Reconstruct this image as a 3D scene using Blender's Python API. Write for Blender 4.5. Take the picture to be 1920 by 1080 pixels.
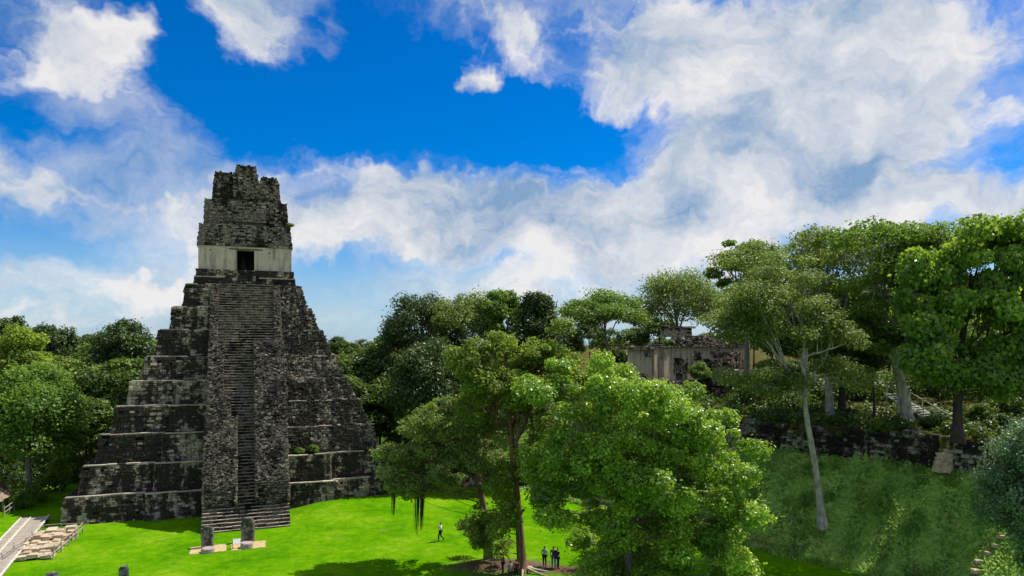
import bpy, math, random
import numpy as np
from mathutils import Vector, Euler, Matrix

for o in list(bpy.data.objects):
    bpy.data.objects.remove(o, do_unlink=True)
scene = bpy.context.scene
COL = scene.collection
R = math.radians

# ------------------------------------------------------------------ camera
EYE, FPX, HOR = 18.0, 1300.0, 645.0          # eye height, focal length in photo pixels, horizon row
cam_d = bpy.data.cameras.new('camera')
cam = bpy.data.objects.new('camera', cam_d)
COL.objects.link(cam)
cam.location = (0, 0, EYE)
cam.rotation_euler = (R(90), 0, 0)
cam_d.sensor_width = 36.0
cam_d.lens = FPX / 1920 * 36.0
cam_d.shift_y = (HOR - 540) / 1920
cam_d.clip_start = 0.5
cam_d.clip_end = 6000
scene.camera = cam

# ------------------------------------------------------------------ light
SUN_AZ, SUN_EL = R(27), R(55)                 # azimuth from +X towards +Y
sun_vec = Vector((math.cos(SUN_EL) * math.cos(SUN_AZ), math.cos(SUN_EL) * math.sin(SUN_AZ), math.sin(SUN_EL)))
sun_d = bpy.data.lights.new('sun', 'SUN')
sun_d.energy = 5.0
sun_d.angle = R(0.53)
sun_d.color = (1.0, 0.95, 0.86)
sun = bpy.data.objects.new('sun', sun_d)
COL.objects.link(sun)
sun.rotation_euler = sun_vec.to_track_quat('Z', 'Y').to_euler()
sun.location = (40, 30, 80)

world = bpy.data.worlds.new('World')
scene.world = world
world.use_nodes = True


def at(px, py, Y):
    return Vector(((px - 960) * Y / FPX, Y, EYE - (py - HOR) * Y / FPX))


def build_sky():
    nt = world.node_tree
    N, L = nt.nodes, nt.links
    N.clear()

    def node(t, **k):
        n = N.new(t)
        for a, v in k.items():
            setattr(n, a, v)
        return n

    def val(sock, v):
        if isinstance(v, bpy.types.NodeSocket):
            L.new(v, sock)
        else:
            sock.default_value = v

    def math_(op, a, b=0.0, c=0.0, clamp=False):
        n = node('ShaderNodeMath', operation=op)
        n.use_clamp = clamp
        val(n.inputs[0], a); val(n.inputs[1], b); val(n.inputs[2], c)
        return n.outputs[0]

    def smooth(x, lo, hi):
        n = node('ShaderNodeMapRange')
        n.interpolation_type = 'SMOOTHSTEP'
        val(n.inputs[0], x); val(n.inputs[1], lo); val(n.inputs[2], hi)
        return n.outputs[0]

    sky = node('ShaderNodeTexSky')
    sky.sky_type = 'NISHITA'
    sky.sun_disc = False
    sky.sun_elevation = SUN_EL
    sky.sun_rotation = R(90) - SUN_AZ
    sky.altitude = 300
    sky.air_density = 1.0
    sky.dust_density = 0.4
    sky.ozone_density = 4.0
    hs = node('ShaderNodeHueSaturation')
    hs.inputs['Saturation'].default_value = 1.6
    hs.inputs['Hue'].default_value = 0.512
    hs.inputs['Value'].default_value = 1.05
    L.new(sky.outputs[0], hs.inputs['Color'])
    tc = node('ShaderNodeTexCoord')
    d = tc.outputs['Generated']
    # warp the direction a little so that cloud outlines billow
    wn = node('ShaderNodeTexNoise')
    wn.inputs['Scale'].default_value = 5.0
    wn.inputs['Detail'].default_value = 5.0
    wn.inputs['Roughness'].default_value = 0.6
    L.new(d, wn.inputs['Vector'])
    sub = node('ShaderNodeVectorMath', operation='SUBTRACT')
    L.new(wn.outputs['Color'], sub.inputs[0]); sub.inputs[1].default_value = (0.5, 0.5, 0.5)
    mad = node('ShaderNodeVectorMath', operation='MULTIPLY_ADD')
    L.new(sub.outputs[0], mad.inputs[0]); mad.inputs[1].default_value = (0.22, 0.22, 0.20); L.new(d, mad.inputs[2])
    dw = mad.outputs[0]

    # cloud banks as patches of sky directions: column, row, half width, half height (photo pixels), weight
    banks = [(1430, 140, 270, 170, .95), (1600, 250, 380, 150, .62), (1790, 60, 260, 130, .75), (1190, 140, 130, 90, .45), (1330, 200, 150, 110, .5), (1560, 40, 160, 90, .5),
             (770, 320, 190, 90, .85), (980, 390, 420, 95, .6), (1300, 400, 330, 100, .62), (640, 420, 260, 90, .45), (1640, 330, 120, 100, .5),
             (120, 340, 330, 80, .42), (330, 410, 330, 90, .50), (500, 60, 100, 100, 1.0), (440, 10, 130, 60, .7),
             (90, 60, 110, 90, .62), (245, 90, 70, 45, .8), (260, 225, 110, 60, .5), (150, 150, 60, 70, .45),
             (1025, 50, 75, 75, .8), (910, 148, 40, 36, 1.1), (860, 0, 200, 50, .8), (190, 505, 190, 50, .45), (40, 490, 90, 40, .2),
             (900, 560, 1000, 70, .42), (1830, 390, 220, 60, .7), (1150, 10, 70, 40, .6), (900, 470, 500, 60, .36), (250, 570, 420, 45, .10), (1250, 480, 260, 60, .3),
             (720, 190, 330, 100, -.8), (1010, 250, 330, 75, -.8), (330, 160, 110, 80, -.4), (60, 440, 190, 40, -.9),
             (1150, 230, 110, 80, -.5), (400, 250, 220, 60, -.6), (1690, 420, 150, 45, -.5), (1890, 250, 70, 90, -.3), (1130, 330, 160, 40, -.4),
             (330, 30, 60, 60, -.6), (680, 60, 130, 90, -.8), (30, 250, 70, 50, -.4), (600, 500, 160, 30, -.35), (900, 500, 300, 25, -.3), (420, 560, 300, 30, -.3)]

    def coverage(vec):
        acc = 0.0
        for px, py, rx, ry, w in banks:
            c = Vector(((px - 960) / FPX, 1.0, (HOR - py) / FPX)).normalized()
            m = node('ShaderNodeMapping', vector_type='TEXTURE')
            m.inputs['Location'].default_value = c
            yaw = math.atan2(-c.x, c.y)
            pitch = math.asin(c.z)
            m.inputs['Rotation'].default_value = Euler((pitch, 0, yaw), 'XYZ')
            k = 1.25 / FPX
            m.inputs['Scale'].default_value = (rx * k, max(rx, ry) * k * 1.5, ry * k)
            L.new(vec, m.inputs['Vector'])
            g = node('ShaderNodeTexGradient', gradient_type='SPHERICAL')
            L.new(m.outputs[0], g.inputs[0])
            acc = math_('MULTIPLY_ADD', g.outputs[1], w, acc)
        return acc

    cov = coverage(dw)
    mpf = node('ShaderNodeMapping', vector_type='TEXTURE')
    mpf.inputs['Location'].default_value = (0, 0.95, 0.22)
    mpf.inputs['Scale'].default_value = (1.15, 1.15, 0.85)
    L.new(dw, mpf.inputs['Vector'])
    gf = node('ShaderNodeTexGradient', gradient_type='SPHERICAL')
    L.new(mpf.outputs[0], gf.inputs[0])
    cov = math_('ADD', cov, math_('MULTIPLY', smooth(gf.outputs[1], 0.28, 0.0), 0.42))  # unseen cloud cover added outside the view for brighter, whiter fill light

    def puffs(vec, scale, det, rough, off=(0, 0, 0), stretch=(1, 1, 1.7)):
        mp = node('ShaderNodeMapping')
        mp.inputs['Location'].default_value = off
        mp.inputs['Scale'].default_value = stretch
        L.new(vec, mp.inputs['Vector'])
        n = node('ShaderNodeTexNoise')
        n.inputs['Scale'].default_value = scale
        n.inputs['Detail'].default_value = det
        n.inputs['Roughness'].default_value = rough
        L.new(mp.outputs[0], n.inputs['Vector'])
        return n.outputs[0]

    n1 = puffs(dw, 4.6, 11.0, 0.60)
    dens = math_('ADD', math_('MULTIPLY_ADD', n1, 2.6, -1.36), cov)
    mask = smooth(dens, 0.02, 0.66)
    thin = puffs(dw, 3.0, 9.0, 0.66, off=(7, 2, 5), stretch=(1, 1, 2.6))
    veil = math_('MULTIPLY', smooth(math_('MULTIPLY_ADD', cov, 0.35, thin), 0.44, 0.80), 0.6)
    mask = math_('MAXIMUM', mask, veil)
    # self shading: the same puffs looked up a little towards the light, above
    n2 = puffs(dw, 4.6, 11.0, 0.60, off=(0.03, 0.0, 0.11))
    relief = math_('MULTIPLY', math_('SUBTRACT', n1, n2), 2.6)
    n3 = puffs(dw, 4.2, 8.0, 0.58, off=(3, 1, 2), stretch=(1, 1, 2.2))
    lit = math_('ADD', math_('MULTIPLY_ADD', relief, 0.85, 0.64), math_('MULTIPLY_ADD', n3, 1.9, -0.95))
    thick = smooth(dens, 0.45, 1.3)
    lit = math_('MULTIPLY_ADD', thick, -0.10, lit)
    ramp = node('ShaderNodeValToRGB')
    cr = ramp.color_ramp
    cr.elements[0].position = 0.1; cr.elements[0].color = (1.9, 3.0, 4.6, 1)
    cr.elements[1].position = 0.95; cr.elements[1].color = (6.9, 6.75, 6.7, 1)
    e = cr.elements.new(0.5); e.color = (4.5, 4.95, 5.6, 1)
    L.new(lit, ramp.inputs[0])
    sx = node('ShaderNodeSeparateXYZ')
    L.new(d, sx.inputs[0])
    hz = node('ShaderNodeMix', data_type='RGBA')
    L.new(math_('MULTIPLY', smooth(sx.outputs[2], 0.20, -0.02), 0.75), hz.inputs[0])
    L.new(hs.outputs[0], hz.inputs[6])
    hz.inputs[7].default_value = (2.2, 3.9, 6.0, 1)
    mix = node('ShaderNodeMix', data_type='RGBA')
    L.new(math_('MULTIPLY', mask, 0.96), mix.inputs[0])
    L.new(hz.outputs[2], mix.inputs[6])
    L.new(ramp.outputs[0], mix.inputs[7])
    bg = node('ShaderNodeBackground')
    bg.inputs['Strength'].default_value = 0.10
    L.new(mix.outputs[2], bg.inputs['Color'])
    out = node('ShaderNodeOutputWorld')
    L.new(bg.outputs[0], out.inputs[0])


build_sky()
vs = scene.view_settings
vs.view_transform = 'Standard'
vs.look = 'None'
vs.exposure = 0.35
vs.gamma = 1.0
vs.use_curve_mapping = False
scene.cycles.max_bounces = 6
scene.cycles.diffuse_bounces = 3
scene.cycles.glossy_bounces = 2
scene.cycles.transmission_bounces = 3
scene.cycles.use_denoising = True

# ------------------------------------------------------------------ helpers


def tag(o, label, cat, group=None, kind=None):
    if label: o['label'] = label
    if cat: o['category'] = cat
    if group: o['group'] = group
    if kind: o['kind'] = kind
    return o


def empty(name, loc=(0, 0, 0), rz=0.0, label=None, cat=None, group=None):
    o = bpy.data.objects.new(name, None)
    COL.objects.link(o)
    o.location = loc
    o.rotation_euler = (0, 0, rz)
    o.empty_display_size = 0.5
    return tag(o, label, cat, group, 'thing' if cat else None)


class MB:
    """collects vertices, quads and triangles; build() links them as one mesh object"""
    def __init__(s):
        s.v, s.q, s.t, s.c, s.mq, s.n = [], [], [], [], [], 0

    def add(s, v, q=None, t=None, tint=0.5, mat=0):
        v = np.asarray(v, dtype=np.float64).reshape(-1, 3)
        s.v.append(v)
        s.c.append(np.full(len(v), tint) if np.isscalar(tint) else np.asarray(tint, dtype=np.float64))
        if q is not None and len(q):
            s.q.append(np.asarray(q, dtype=np.int64) + s.n); s.mq.append(np.full(len(q), mat))
        if t is not None and len(t):
            s.t.append(np.asarray(t, dtype=np.int64) + s.n)
        s.n += len(v)
        return s

    def box(s, c, h, tint=0.5, rz=0.0, jit=0.0, rng=None, rx=0.0):
        sg = np.array([[-1, -1, -1], [1, -1, -1], [1, 1, -1], [-1, 1, -1], [-1, -1, 1], [1, -1, 1], [1, 1, 1], [-1, 1, 1]], float)
        v = sg * np.asarray(h, float)
        if jit: v = v + rng.uniform(-jit, jit, v.shape)
        if rx:
            cx, sx = math.cos(rx), math.sin(rx)
            v = v @ np.array([[1, 0, 0], [0, cx, sx], [0, -sx, cx]])
        if rz:
            cz, sz = math.cos(rz), math.sin(rz)
            v = v @ np.array([[cz, sz, 0], [-sz, cz, 0], [0, 0, 1]])
        return s.add(v + np.asarray(c, float), BOXQ, tint=tint)

    def tube(s, path, rad, sides=6, tint=0.5, cap=True, mat=0):
        v, q = tube_arrays(np.asarray(path, float), np.asarray(rad, float), sides)
        s.add(v, q, tint=tint, mat=mat)
        if cap:
            k = len(path)
            b = s.n - len(v)
            s.t.append(np.array([[b, b + j + 1, b + j] for j in range(1, sides - 1)]))
            e = b + (k - 1) * sides
            s.t.append(np.array([[e, e + j, e + j + 1] for j in range(1, sides - 1)]))
        return s

    def build(s, name, mat, parent=None, smooth=False, kind=None):
        V = np.concatenate(s.v); C = np.concatenate(s.c)
        Q = np.concatenate(s.q) if s.q else np.zeros((0, 4), int)
        T = np.concatenate(s.t) if s.t else np.zeros((0, 3), int)
        me = bpy.data.meshes.new(name)
        me.vertices.add(len(V)); me.vertices.foreach_set('co', V.astype(np.float32).ravel())
        nl = len(Q) * 4 + len(T) * 3
        me.loops.add(nl)
        me.loops.foreach_set('vertex_index', np.concatenate([Q.ravel(), T.ravel()]).astype(np.int32))
        me.polygons.add(len(Q) + len(T))
        ls = np.concatenate([np.arange(len(Q)) * 4, len(Q) * 4 + np.arange(len(T)) * 3]).astype(np.int32)
        me.polygons.foreach_set('loop_start', ls)
        if isinstance(mat, (list, tuple)):
            for m in mat: me.materials.append(m)
            mi = np.concatenate([np.concatenate(s.mq), np.zeros(len(T))]).astype(np.int32)
            me.polygons.foreach_set('material_index', mi)
        else:
            me.materials.append(mat)
        me.polygons.foreach_set('use_smooth', np.full(len(Q) + len(T), bool(smooth)))
        at_ = me.attributes.new('tint', 'FLOAT', 'POINT')
        at_.data.foreach_set('value', C.astype(np.float32))
        me.update(calc_edges=True)
        o = bpy.data.objects.new(name, me)
        COL.objects.link(o)
        if parent is not None: o.parent = parent
        if kind: o['kind'] = kind
        return o


BOXQ = np.array([[0, 3, 2, 1], [4, 5, 6, 7], [0, 1, 5, 4], [1, 2, 6, 5], [2, 3, 7, 6], [3, 0, 4, 7]])


def tube_arrays(path, rad, sides):
    k = len(path)
    tg = np.gradient(path, axis=0)
    tg /= np.linalg.norm(tg, axis=1)[:, None] + 1e-9
    ref = np.array([0.0, 1.0, 0.0]) if abs(tg[0, 1]) < 0.8 else np.array([1.0, 0, 0])
    a = np.cross(tg, ref); a /= np.linalg.norm(a, axis=1)[:, None] + 1e-9
    b = np.cross(tg, a)
    th = np.linspace(0, 2 * np.pi, sides, endpoint=False)
    v = path[:, None, :] + rad[:, None, None] * (a[:, None, :] * np.cos(th)[None, :, None] + b[:, None, :] * np.sin(th)[None, :, None])
    i = np.arange(k - 1)[:, None] * sides; j = np.arange(sides)[None, :]; j2 = (j + 1) % sides
    q = np.stack([i + j, i + sides + j, i + sides + j2, i + j2], -1).reshape(-1, 4)
    return v.reshape(-1, 3), q


def bez(p0, p1, p2, n):
    t = np.linspace(0, 1, n)[:, None]
    return (1 - t) ** 2 * p0 + 2 * t * (1 - t) * p1 + t * t * p2


# ------------------------------------------------------------------ materials


class NT:
    def __init__(s, name):
        s.m = bpy.data.materials.new(name)
        s.m.use_nodes = True
        s.nt = s.m.node_tree
        s.N, s.L = s.nt.nodes, s.nt.links
        s.b = s.N['Principled BSDF']
        s.tc = s.N.new('ShaderNodeTexCoord')

    def node(s, t, **k):
        n = s.N.new(t)
        for a, v in k.items(): setattr(n, a, v)
        return n

    def put(s, sock, v):
        if isinstance(v, bpy.types.NodeSocket): s.L.new(v, sock)
        else: sock.default_value = v

    def noise(s, scale, det=4, rough=0.55, stretch=(1, 1, 1), off=(0, 0, 0), world=False):
        mp = s.node('ShaderNodeMapping')
        mp.inputs['Scale'].default_value = stretch
        mp.inputs['Location'].default_value = off
        if world:
            g = s.node('ShaderNodeNewGeometry'); s.L.new(g.outputs['Position'], mp.inputs['Vector'])
        else:
            s.L.new(s.tc.outputs['Object'], mp.inputs['Vector'])
        n = s.node('ShaderNodeTexNoise')
        n.inputs['Scale'].default_value = scale
        n.inputs['Detail'].default_value = det
        n.inputs['Roughness'].default_value = rough
        s.L.new(mp.outputs[0], n.inputs['Vector'])
        return n.outputs[0]

    def math(s, op, a, b=0.0, c=0.0, clamp=False):
        n = s.node('ShaderNodeMath', operation=op); n.use_clamp = clamp
        s.put(n.inputs[0], a); s.put(n.inputs[1], b); s.put(n.inputs[2], c)
        return n.outputs[0]

    def step(s, x, lo, hi):
        n = s.node('ShaderNodeMapRange'); n.interpolation_type = 'SMOOTHSTEP'
        s.put(n.inputs[0], x); s.put(n.inputs[1], lo); s.put(n.inputs[2], hi)
        return n.outputs[0]

    def mix(s, f, a, b):
        n = s.node('ShaderNodeMix', data_type='RGBA')
        s.put(n.inputs[0], f)
        for sk, v in ((n.inputs[6], a), (n.inputs[7], b)):
            s.put(sk, v if isinstance(v, bpy.types.NodeSocket) else (*v, 1.0))
        return n.outputs[2]

    def ramp(s, x, stops):
        n = s.node('ShaderNodeValToRGB')
        e = n.color_ramp.elements
        while len(e) < len(stops): e.new(0.5)
        for el, (p, c) in zip(e, stops): el.position = p; el.color = (*c, 1)
        s.put(n.inputs[0], x)
        return n.outputs[0]

    def attr(s, name):
        n = s.node('ShaderNodeAttribute'); n.attribute_name = name
        return n

    def bump(s, h, strength=0.5, dist=0.05):
        n = s.node('ShaderNodeBump')
        n.inputs['Strength'].default_value = strength; n.inputs['Distance'].default_value = dist
        s.put(n.inputs['Height'], h)
        s.L.new(n.outputs[0], s.b.inputs['Normal'])

    def done(s, col, rough=0.9, spec=0.2):
        s.put(s.b.inputs['Base Color'], col if isinstance(col, bpy.types.NodeSocket) else (*col, 1))
        s.put(s.b.inputs['Roughness'], rough)
        s.b.inputs['Specular IOR Level'].default_value = spec
        return s.m


def stone_mat(name, pale, mid, dark, black_amt, pale_amt, green=0.15, streak=0.3):
    k = NT(name)
    t = k.attr('tint').outputs['Fac']
    big = k.noise(0.32, 5, 0.62, (1, 1, 0.8))
    strk = k.noise(1.3, 5, 0.65, (1, 1, 0.16), (5, 2, 1))
    fine = k.noise(3.5, 6, 0.72, off=(1, 7, 3))
    col = k.mix(k.step(k.math('ADD', k.math('MULTIPLY', fine, 0.85), k.math('MULTIPLY', t, 0.22)), 0.42, 0.72), mid, pale)
    lich = k.math('ADD', k.math('MULTIPLY', big, 0.60), k.math('MULTIPLY', strk, streak * 1.35))
    lich = k.math('ADD', lich, k.math('MULTIPLY_ADD', fine, 0.40, k.math('MULTIPLY_ADD', t, -0.12, 0.03)))
    blk = k.step(lich, 0.745 - black_amt, 0.83 - black_amt)
    col = k.mix(k.math('MULTIPLY', blk, 0.96), col, dark)
    g = k.step(k.noise(0.9, 5, 0.7, off=(9, 4, 2)), 0.62 - green * 0.3, 0.80)
    col = k.mix(k.math('MULTIPLY', g, green * 2.2, clamp=True), col, (0.05, 0.075, 0.018))
    k.bump(k.math('ADD', fine, k.noise(14, 4, 0.7)), 0.8, 0.05)
    return k.done(col, 0.95, 0.15)


M = {}
M['stone'] = stone_mat('weathered_limestone', (0.56, 0.46, 0.34), (0.23, 0.19, 0.145), (0.028, 0.024, 0.019), 0.13, 0.3, 0.03, 0.34)
M['stone_core'] = stone_mat('dark_mortar', (0.10, 0.09, 0.075), (0.045, 0.04, 0.034), (0.012, 0.012, 0.011), 0.12, 0.1, 0.10)
M['rubble'] = stone_mat('rubble_stone', (0.30, 0.255, 0.20), (0.085, 0.072, 0.057), (0.024, 0.020, 0.017), 0.17, 0.3, 0.10, 0.16)
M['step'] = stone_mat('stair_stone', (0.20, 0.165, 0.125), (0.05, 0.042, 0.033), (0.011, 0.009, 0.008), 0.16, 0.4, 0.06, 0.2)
M['eroded'] = stone_mat('eroded_core_stone', (0.42, 0.36, 0.28), (0.19, 0.16, 0.125), (0.045, 0.038, 0.03), 0.06, 0.3, 0.06, 0.45)
M['tread'] = stone_mat('sunlit_tread_stone', (0.42, 0.365, 0.29), (0.20, 0.17, 0.13), (0.03, 0.025, 0.02), 0.06, 0.5, 0.04, 0.2)
M['ledge'] = stone_mat('ledge_stone', (0.56, 0.50, 0.38), (0.30, 0.265, 0.20), (0.04, 0.035, 0.028), 0.02, 0.5, 0.1, 0.2)
M['comb'] = stone_mat('roof_comb_stone', (0.42, 0.34, 0.27), (0.18, 0.145, 0.115), (0.026, 0.021, 0.017), 0.09, 0.3, 0.02, 0.3)
M['tan_stone'] = stone_mat('tan_stone', (0.58, 0.47, 0.33), (0.36, 0.28, 0.19), (0.12, 0.09, 0.06), -0.08, 0.6, 0.05)
M['wall_stone'] = stone_mat('mossy_wall_stone', (0.40, 0.36, 0.29), (0.12, 0.105, 0.085), (0.018, 0.016, 0.014), 0.12, 0.3, 0.2, 0.3)
M['stela'] = stone_mat('stela_stone', (0.34, 0.33, 0.27), (0.17, 0.165, 0.135), (0.05, 0.05, 0.045), 0.0, 0.3, 0.25, 0.5)
M['altar'] = stone_mat('altar_stone', (0.50, 0.42, 0.38), (0.30, 0.23, 0.21), (0.09, 0.07, 0.065), -0.04, 0.3, 0.05)


def plaster_mat(name, base, stain, amt):
    k = NT(name)
    strk = k.noise(1.6, 5, 0.62, (1, 1, 0.10), (2, 3, 0))
    big = k.noise(0.8, 5, 0.6)
    fine = k.noise(6, 5, 0.65)
    col = k.mix(k.step(big, 0.35, 0.7), base, tuple(c * 0.8 for c in base))
    col = k.mix(k.math('MULTIPLY', k.step(k.math('ADD', k.math('MULTIPLY', strk, 0.75), k.math('MULTIPLY', fine, 0.25)), 0.62 - amt, 0.78 - amt), 0.85), col, stain)
    k.bump(fine, 0.35, 0.03)
    return k.done(col, 0.92, 0.2)


M['plaster'] = plaster_mat('temple_plaster', (0.68, 0.53, 0.42), (0.26, 0.20, 0.155), 0.12)
M['plaster_tan'] = plaster_mat('palace_plaster', (0.58, 0.47, 0.35), (0.10, 0.08, 0.06), 0.13)


def plain(name, c, rough=0.85, var=0.25, scale=6, spec=0.25, stretch=(1, 1, 1)):
    k = NT(name)
    n = k.noise(scale, 5, 0.6, stretch)
    col = k.mix(k.step(n, 0.3, 0.7), tuple(x * (1 - var) for x in c), tuple(min(1, x * (1 + var)) for x in c))
    k.bump(n, 0.3, 0.02)
    return k.done(col, rough, spec)


M['bark_brown'] = plain('reddish_bark', (0.15, 0.09, 0.055), var=0.5, scale=2.0, stretch=(3, 3, .5))
M['bark_grey'] = plain('pale_grey_bark', (0.36, 0.33, 0.27), var=0.4, scale=1.6, stretch=(2, 2, 0.8))
M['bark_dark'] = plain('dark_bark', (0.055, 0.045, 0.035), var=0.4, scale=2.0, stretch=(3, 3, .5))
M['bark_mid'] = plain('grey_brown_bark', (0.20, 0.175, 0.14), var=0.45, scale=2.0, stretch=(3, 3, .6))
M['plank'] = plain('weathered_plank', (0.33, 0.285, 0.23), var=0.3, scale=3, stretch=(1, 6, 6))
M['rail_wood'] = plain('pale_rail_wood', (0.55, 0.52, 0.45), var=0.2, scale=4)
M['dark_wood'] = plain('dark_timber', (0.06, 0.05, 0.04), var=0.3, scale=4)
M['thatch'] = plain('palm_thatch', (0.26, 0.20, 0.14), var=0.5, scale=5, stretch=(4, 4, 0.6))
M['sand'] = plain('pale_sand', (0.44, 0.34, 0.17), var=0.18, scale=3)
M['skin'] = plain('skin', (0.36, 0.21, 0.14), rough=0.6, var=0.08)
M['hair'] = plain('dark_hair', (0.02, 0.015, 0.012), rough=0.6, var=0.2)
M['dry_root'] = plain('pale_root', (0.42, 0.36, 0.27), var=0.3, scale=5)
for n_, c_ in dict(cloth_white=(0.62, 0.60, 0.58), cloth_black=(0.015, 0.015, 0.018), cloth_lightblue=(0.20, 0.42, 0.55),
                   cloth_navy=(0.02, 0.03, 0.09), cloth_purple=(0.28, 0.08, 0.22), cloth_charcoal=(0.035, 0.03, 0.032),
                   cloth_blue=(0.06, 0.08, 0.30), cloth_maroon=(0.12, 0.02, 0.03), cloth_grey=(0.2, 0.2, 0.21)).items():
    M[n_] = plain(n_, c_, rough=0.9, var=0.15)
M['metal_white'] = plain('white_painted_panel', (0.7, 0.7, 0.68), rough=0.5, var=0.05)


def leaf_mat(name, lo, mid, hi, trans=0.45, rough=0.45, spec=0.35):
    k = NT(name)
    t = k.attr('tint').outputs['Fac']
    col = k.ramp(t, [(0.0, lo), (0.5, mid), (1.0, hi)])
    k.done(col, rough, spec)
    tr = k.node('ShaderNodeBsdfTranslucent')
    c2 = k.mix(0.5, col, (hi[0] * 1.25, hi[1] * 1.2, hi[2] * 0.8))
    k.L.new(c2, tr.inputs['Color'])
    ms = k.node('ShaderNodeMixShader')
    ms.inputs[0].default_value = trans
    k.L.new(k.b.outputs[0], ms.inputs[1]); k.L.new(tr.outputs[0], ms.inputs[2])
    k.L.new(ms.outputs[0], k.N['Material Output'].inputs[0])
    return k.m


M['leaf_lime'] = leaf_mat('lime_leaves', (0.060, 0.110, 0.016), (0.165, 0.265, 0.026), (0.40, 0.52, 0.05))
M['leaf_mid'] = leaf_mat('mid_green_leaves', (0.056, 0.120, 0.021), (0.130, 0.237, 0.033), (0.259, 0.409, 0.044))
M['leaf_dark'] = leaf_mat('dark_green_leaves', (0.024, 0.049, 0.012), (0.052, 0.098, 0.018), (0.119, 0.188, 0.029), 0.25)
M['leaf_olive'] = leaf_mat('olive_leaves', (0.080, 0.127, 0.027), (0.170, 0.244, 0.051), (0.295, 0.389, 0.078))
M['leaf_gloss'] = leaf_mat('glossy_leaves', (0.040, 0.105, 0.015), (0.160, 0.300, 0.032), (0.460, 0.640, 0.058), 0.42, 0.34, 0.45)
M['leaf_silver'] = leaf_mat('silvery_leaves', (0.055, 0.105, 0.045), (0.135, 0.235, 0.105), (0.29, 0.41, 0.20), 0.25)
M['leaf_bank'] = leaf_mat('bank_weeds', (0.08, 0.17, 0.035), (0.22, 0.41, 0.08), (0.48, 0.62, 0.19), 0.45)
M['leaf_jungle'] = leaf_mat('jungle_leaves', (0.029, 0.064, 0.010), (0.084, 0.155, 0.018), (0.200, 0.290, 0.029), 0.3)


def ground_mat():
    k = NT('plaza_ground')
    z = k.attr('zone')
    sep = k.node('ShaderNodeSeparateColor')
    k.L.new(z.outputs['Color'], sep.inputs[0])
    lawn_n = k.noise(0.16, 5, 0.6, world=True)
    lawn_m = k.noise(1.1, 5, 0.68, (1, 1.0, 1), (4, 1, 0), world=True)
    lawn_f = k.noise(7.0, 4, 0.75, world=True)
    x = k.math('ADD', k.math('MULTIPLY', lawn_n, 0.45), k.math('ADD', k.math('MULTIPLY', lawn_m, 0.35), k.math('MULTIPLY', lawn_f, 0.30)))
    lawn = k.ramp(x, [(0.41, (0.035, 0.14, 0.002)), (0.51, (0.075, 0.225, 0.002)), (0.59, (0.12, 0.28, 0.003)), (0.70, (0.23, 0.34, 0.02))])
    dry = k.step(k.noise(0.45, 6, 0.7, (1, 1, 1), (11, 3, 0), world=True), 0.56, 0.74)
    lawn = k.mix(k.math('MULTIPLY', dry, 0.6), lawn, (0.19, 0.24, 0.035))
    wet = k.step(k.noise(0.3, 6, 0.7, (1, 1, 1), (31, 7, 0), world=True), 0.54, 0.70)
    lawn = k.mix(k.math('MULTIPLY', wet, 0.5), lawn, (0.05, 0.13, 0.008))
    weeds = k.ramp(x, [(0.30, (0.05, 0.12, 0.016)), (0.47, (0.14, 0.28, 0.04)), (0.58, (0.26, 0.43, 0.08)), (0.70, (0.42, 0.48, 0.17))])
    dirt = k.ramp(x, [(0.30, (0.05, 0.032, 0.022)), (0.55, (0.13, 0.085, 0.06)), (0.75, (0.24, 0.17, 0.11))])
    litter = k.ramp(x, [(0.30, (0.02, 0.022, 0.01)), (0.50, (0.06, 0.055, 0.02)), (0.66, (0.14, 0.13, 0.04)), (0.8, (0.22, 0.17, 0.08))])
    col = k.mix(sep.outputs[0], litter, lawn)
    col = k.mix(sep.outputs[1], col, weeds)
    col = k.mix(k.math('MULTIPLY', sep.outputs[2], k.step(k.math('ADD', lawn_m, k.math('MULTIPLY', sep.outputs[2], 0.4)), 0.5, 0.72)), col, dirt)
    k.bump(k.math('ADD', lawn_m, k.math('MULTIPLY', lawn_f, 0.8)), 0.9, 0.12)
    return k.done(col, 1.0, 0.0)


M['ground'] = ground_mat()

# ------------------------------------------------------------------ ground
LA = np.array([24.4, 72.0]); LB = np.array([37.5, 58.0])
LD = (LB - LA) / np.linalg.norm(LB - LA)
LN = np.array([LD[1], -LD[0]])
if LN[1] > 0: LN = -LN
LN = LN if LN[0] < 0 else -LN
TERR = 10.0


def sm(x):
    x = np.clip(x, 0, 1)
    return x * x * (3 - 2 * x)


def ground_z(x, y):
    x = np.asarray(x, float); y = np.asarray(y, float)
    d = (x - LA[0]) * LN[0] + (y - LA[1]) * LN[1]
    z = 0.6 * sm((x + 25) / 5) * sm((y - 66) / 9)
    z = z + 0.05 * np.sin(x * 0.31 + 1) * np.sin(y * 0.27)
    s = np.clip(1 - d / 8.6, 0, 1)
    slope = 7.5 * (0.75 * s + 0.25 * sm(s)) + 0.16 * np.sin(x * 1.3 + y * .7) * np.sin(y * 1.1 - x * .4) * (s > 0) * (s < 1)
    z = np.maximum(z, slope)
    z = np.where(d < -0.5, TERR + 0.15 * np.sin(x * .5) * np.sin(y * .4) + 0.05 * np.clip(-d - 4, 0, 40), z)
    # a low earth mound under the two brown-trunked trees
    m = np.exp(-(((x + 0.8) / 3.6) ** 2 + ((y - 56.0) / 1.9) ** 2))
    return z + 0.4 * m


def gz(x, y):
    return float(ground_z(x, y))


def on_ground(px, py, y0=40.0, y1=130.0):
    """first ground point along the ray through a photo pixel"""
    ys = np.linspace(y0, y1, 9001)
    xs = (px - 960) * ys / FPX
    zs = EYE - (py - HOR) * ys / FPX
    i = int(np.argmax(zs <= ground_z(xs, ys)))
    return Vector((xs[i], ys[i], gz(xs[i], ys[i])))


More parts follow.
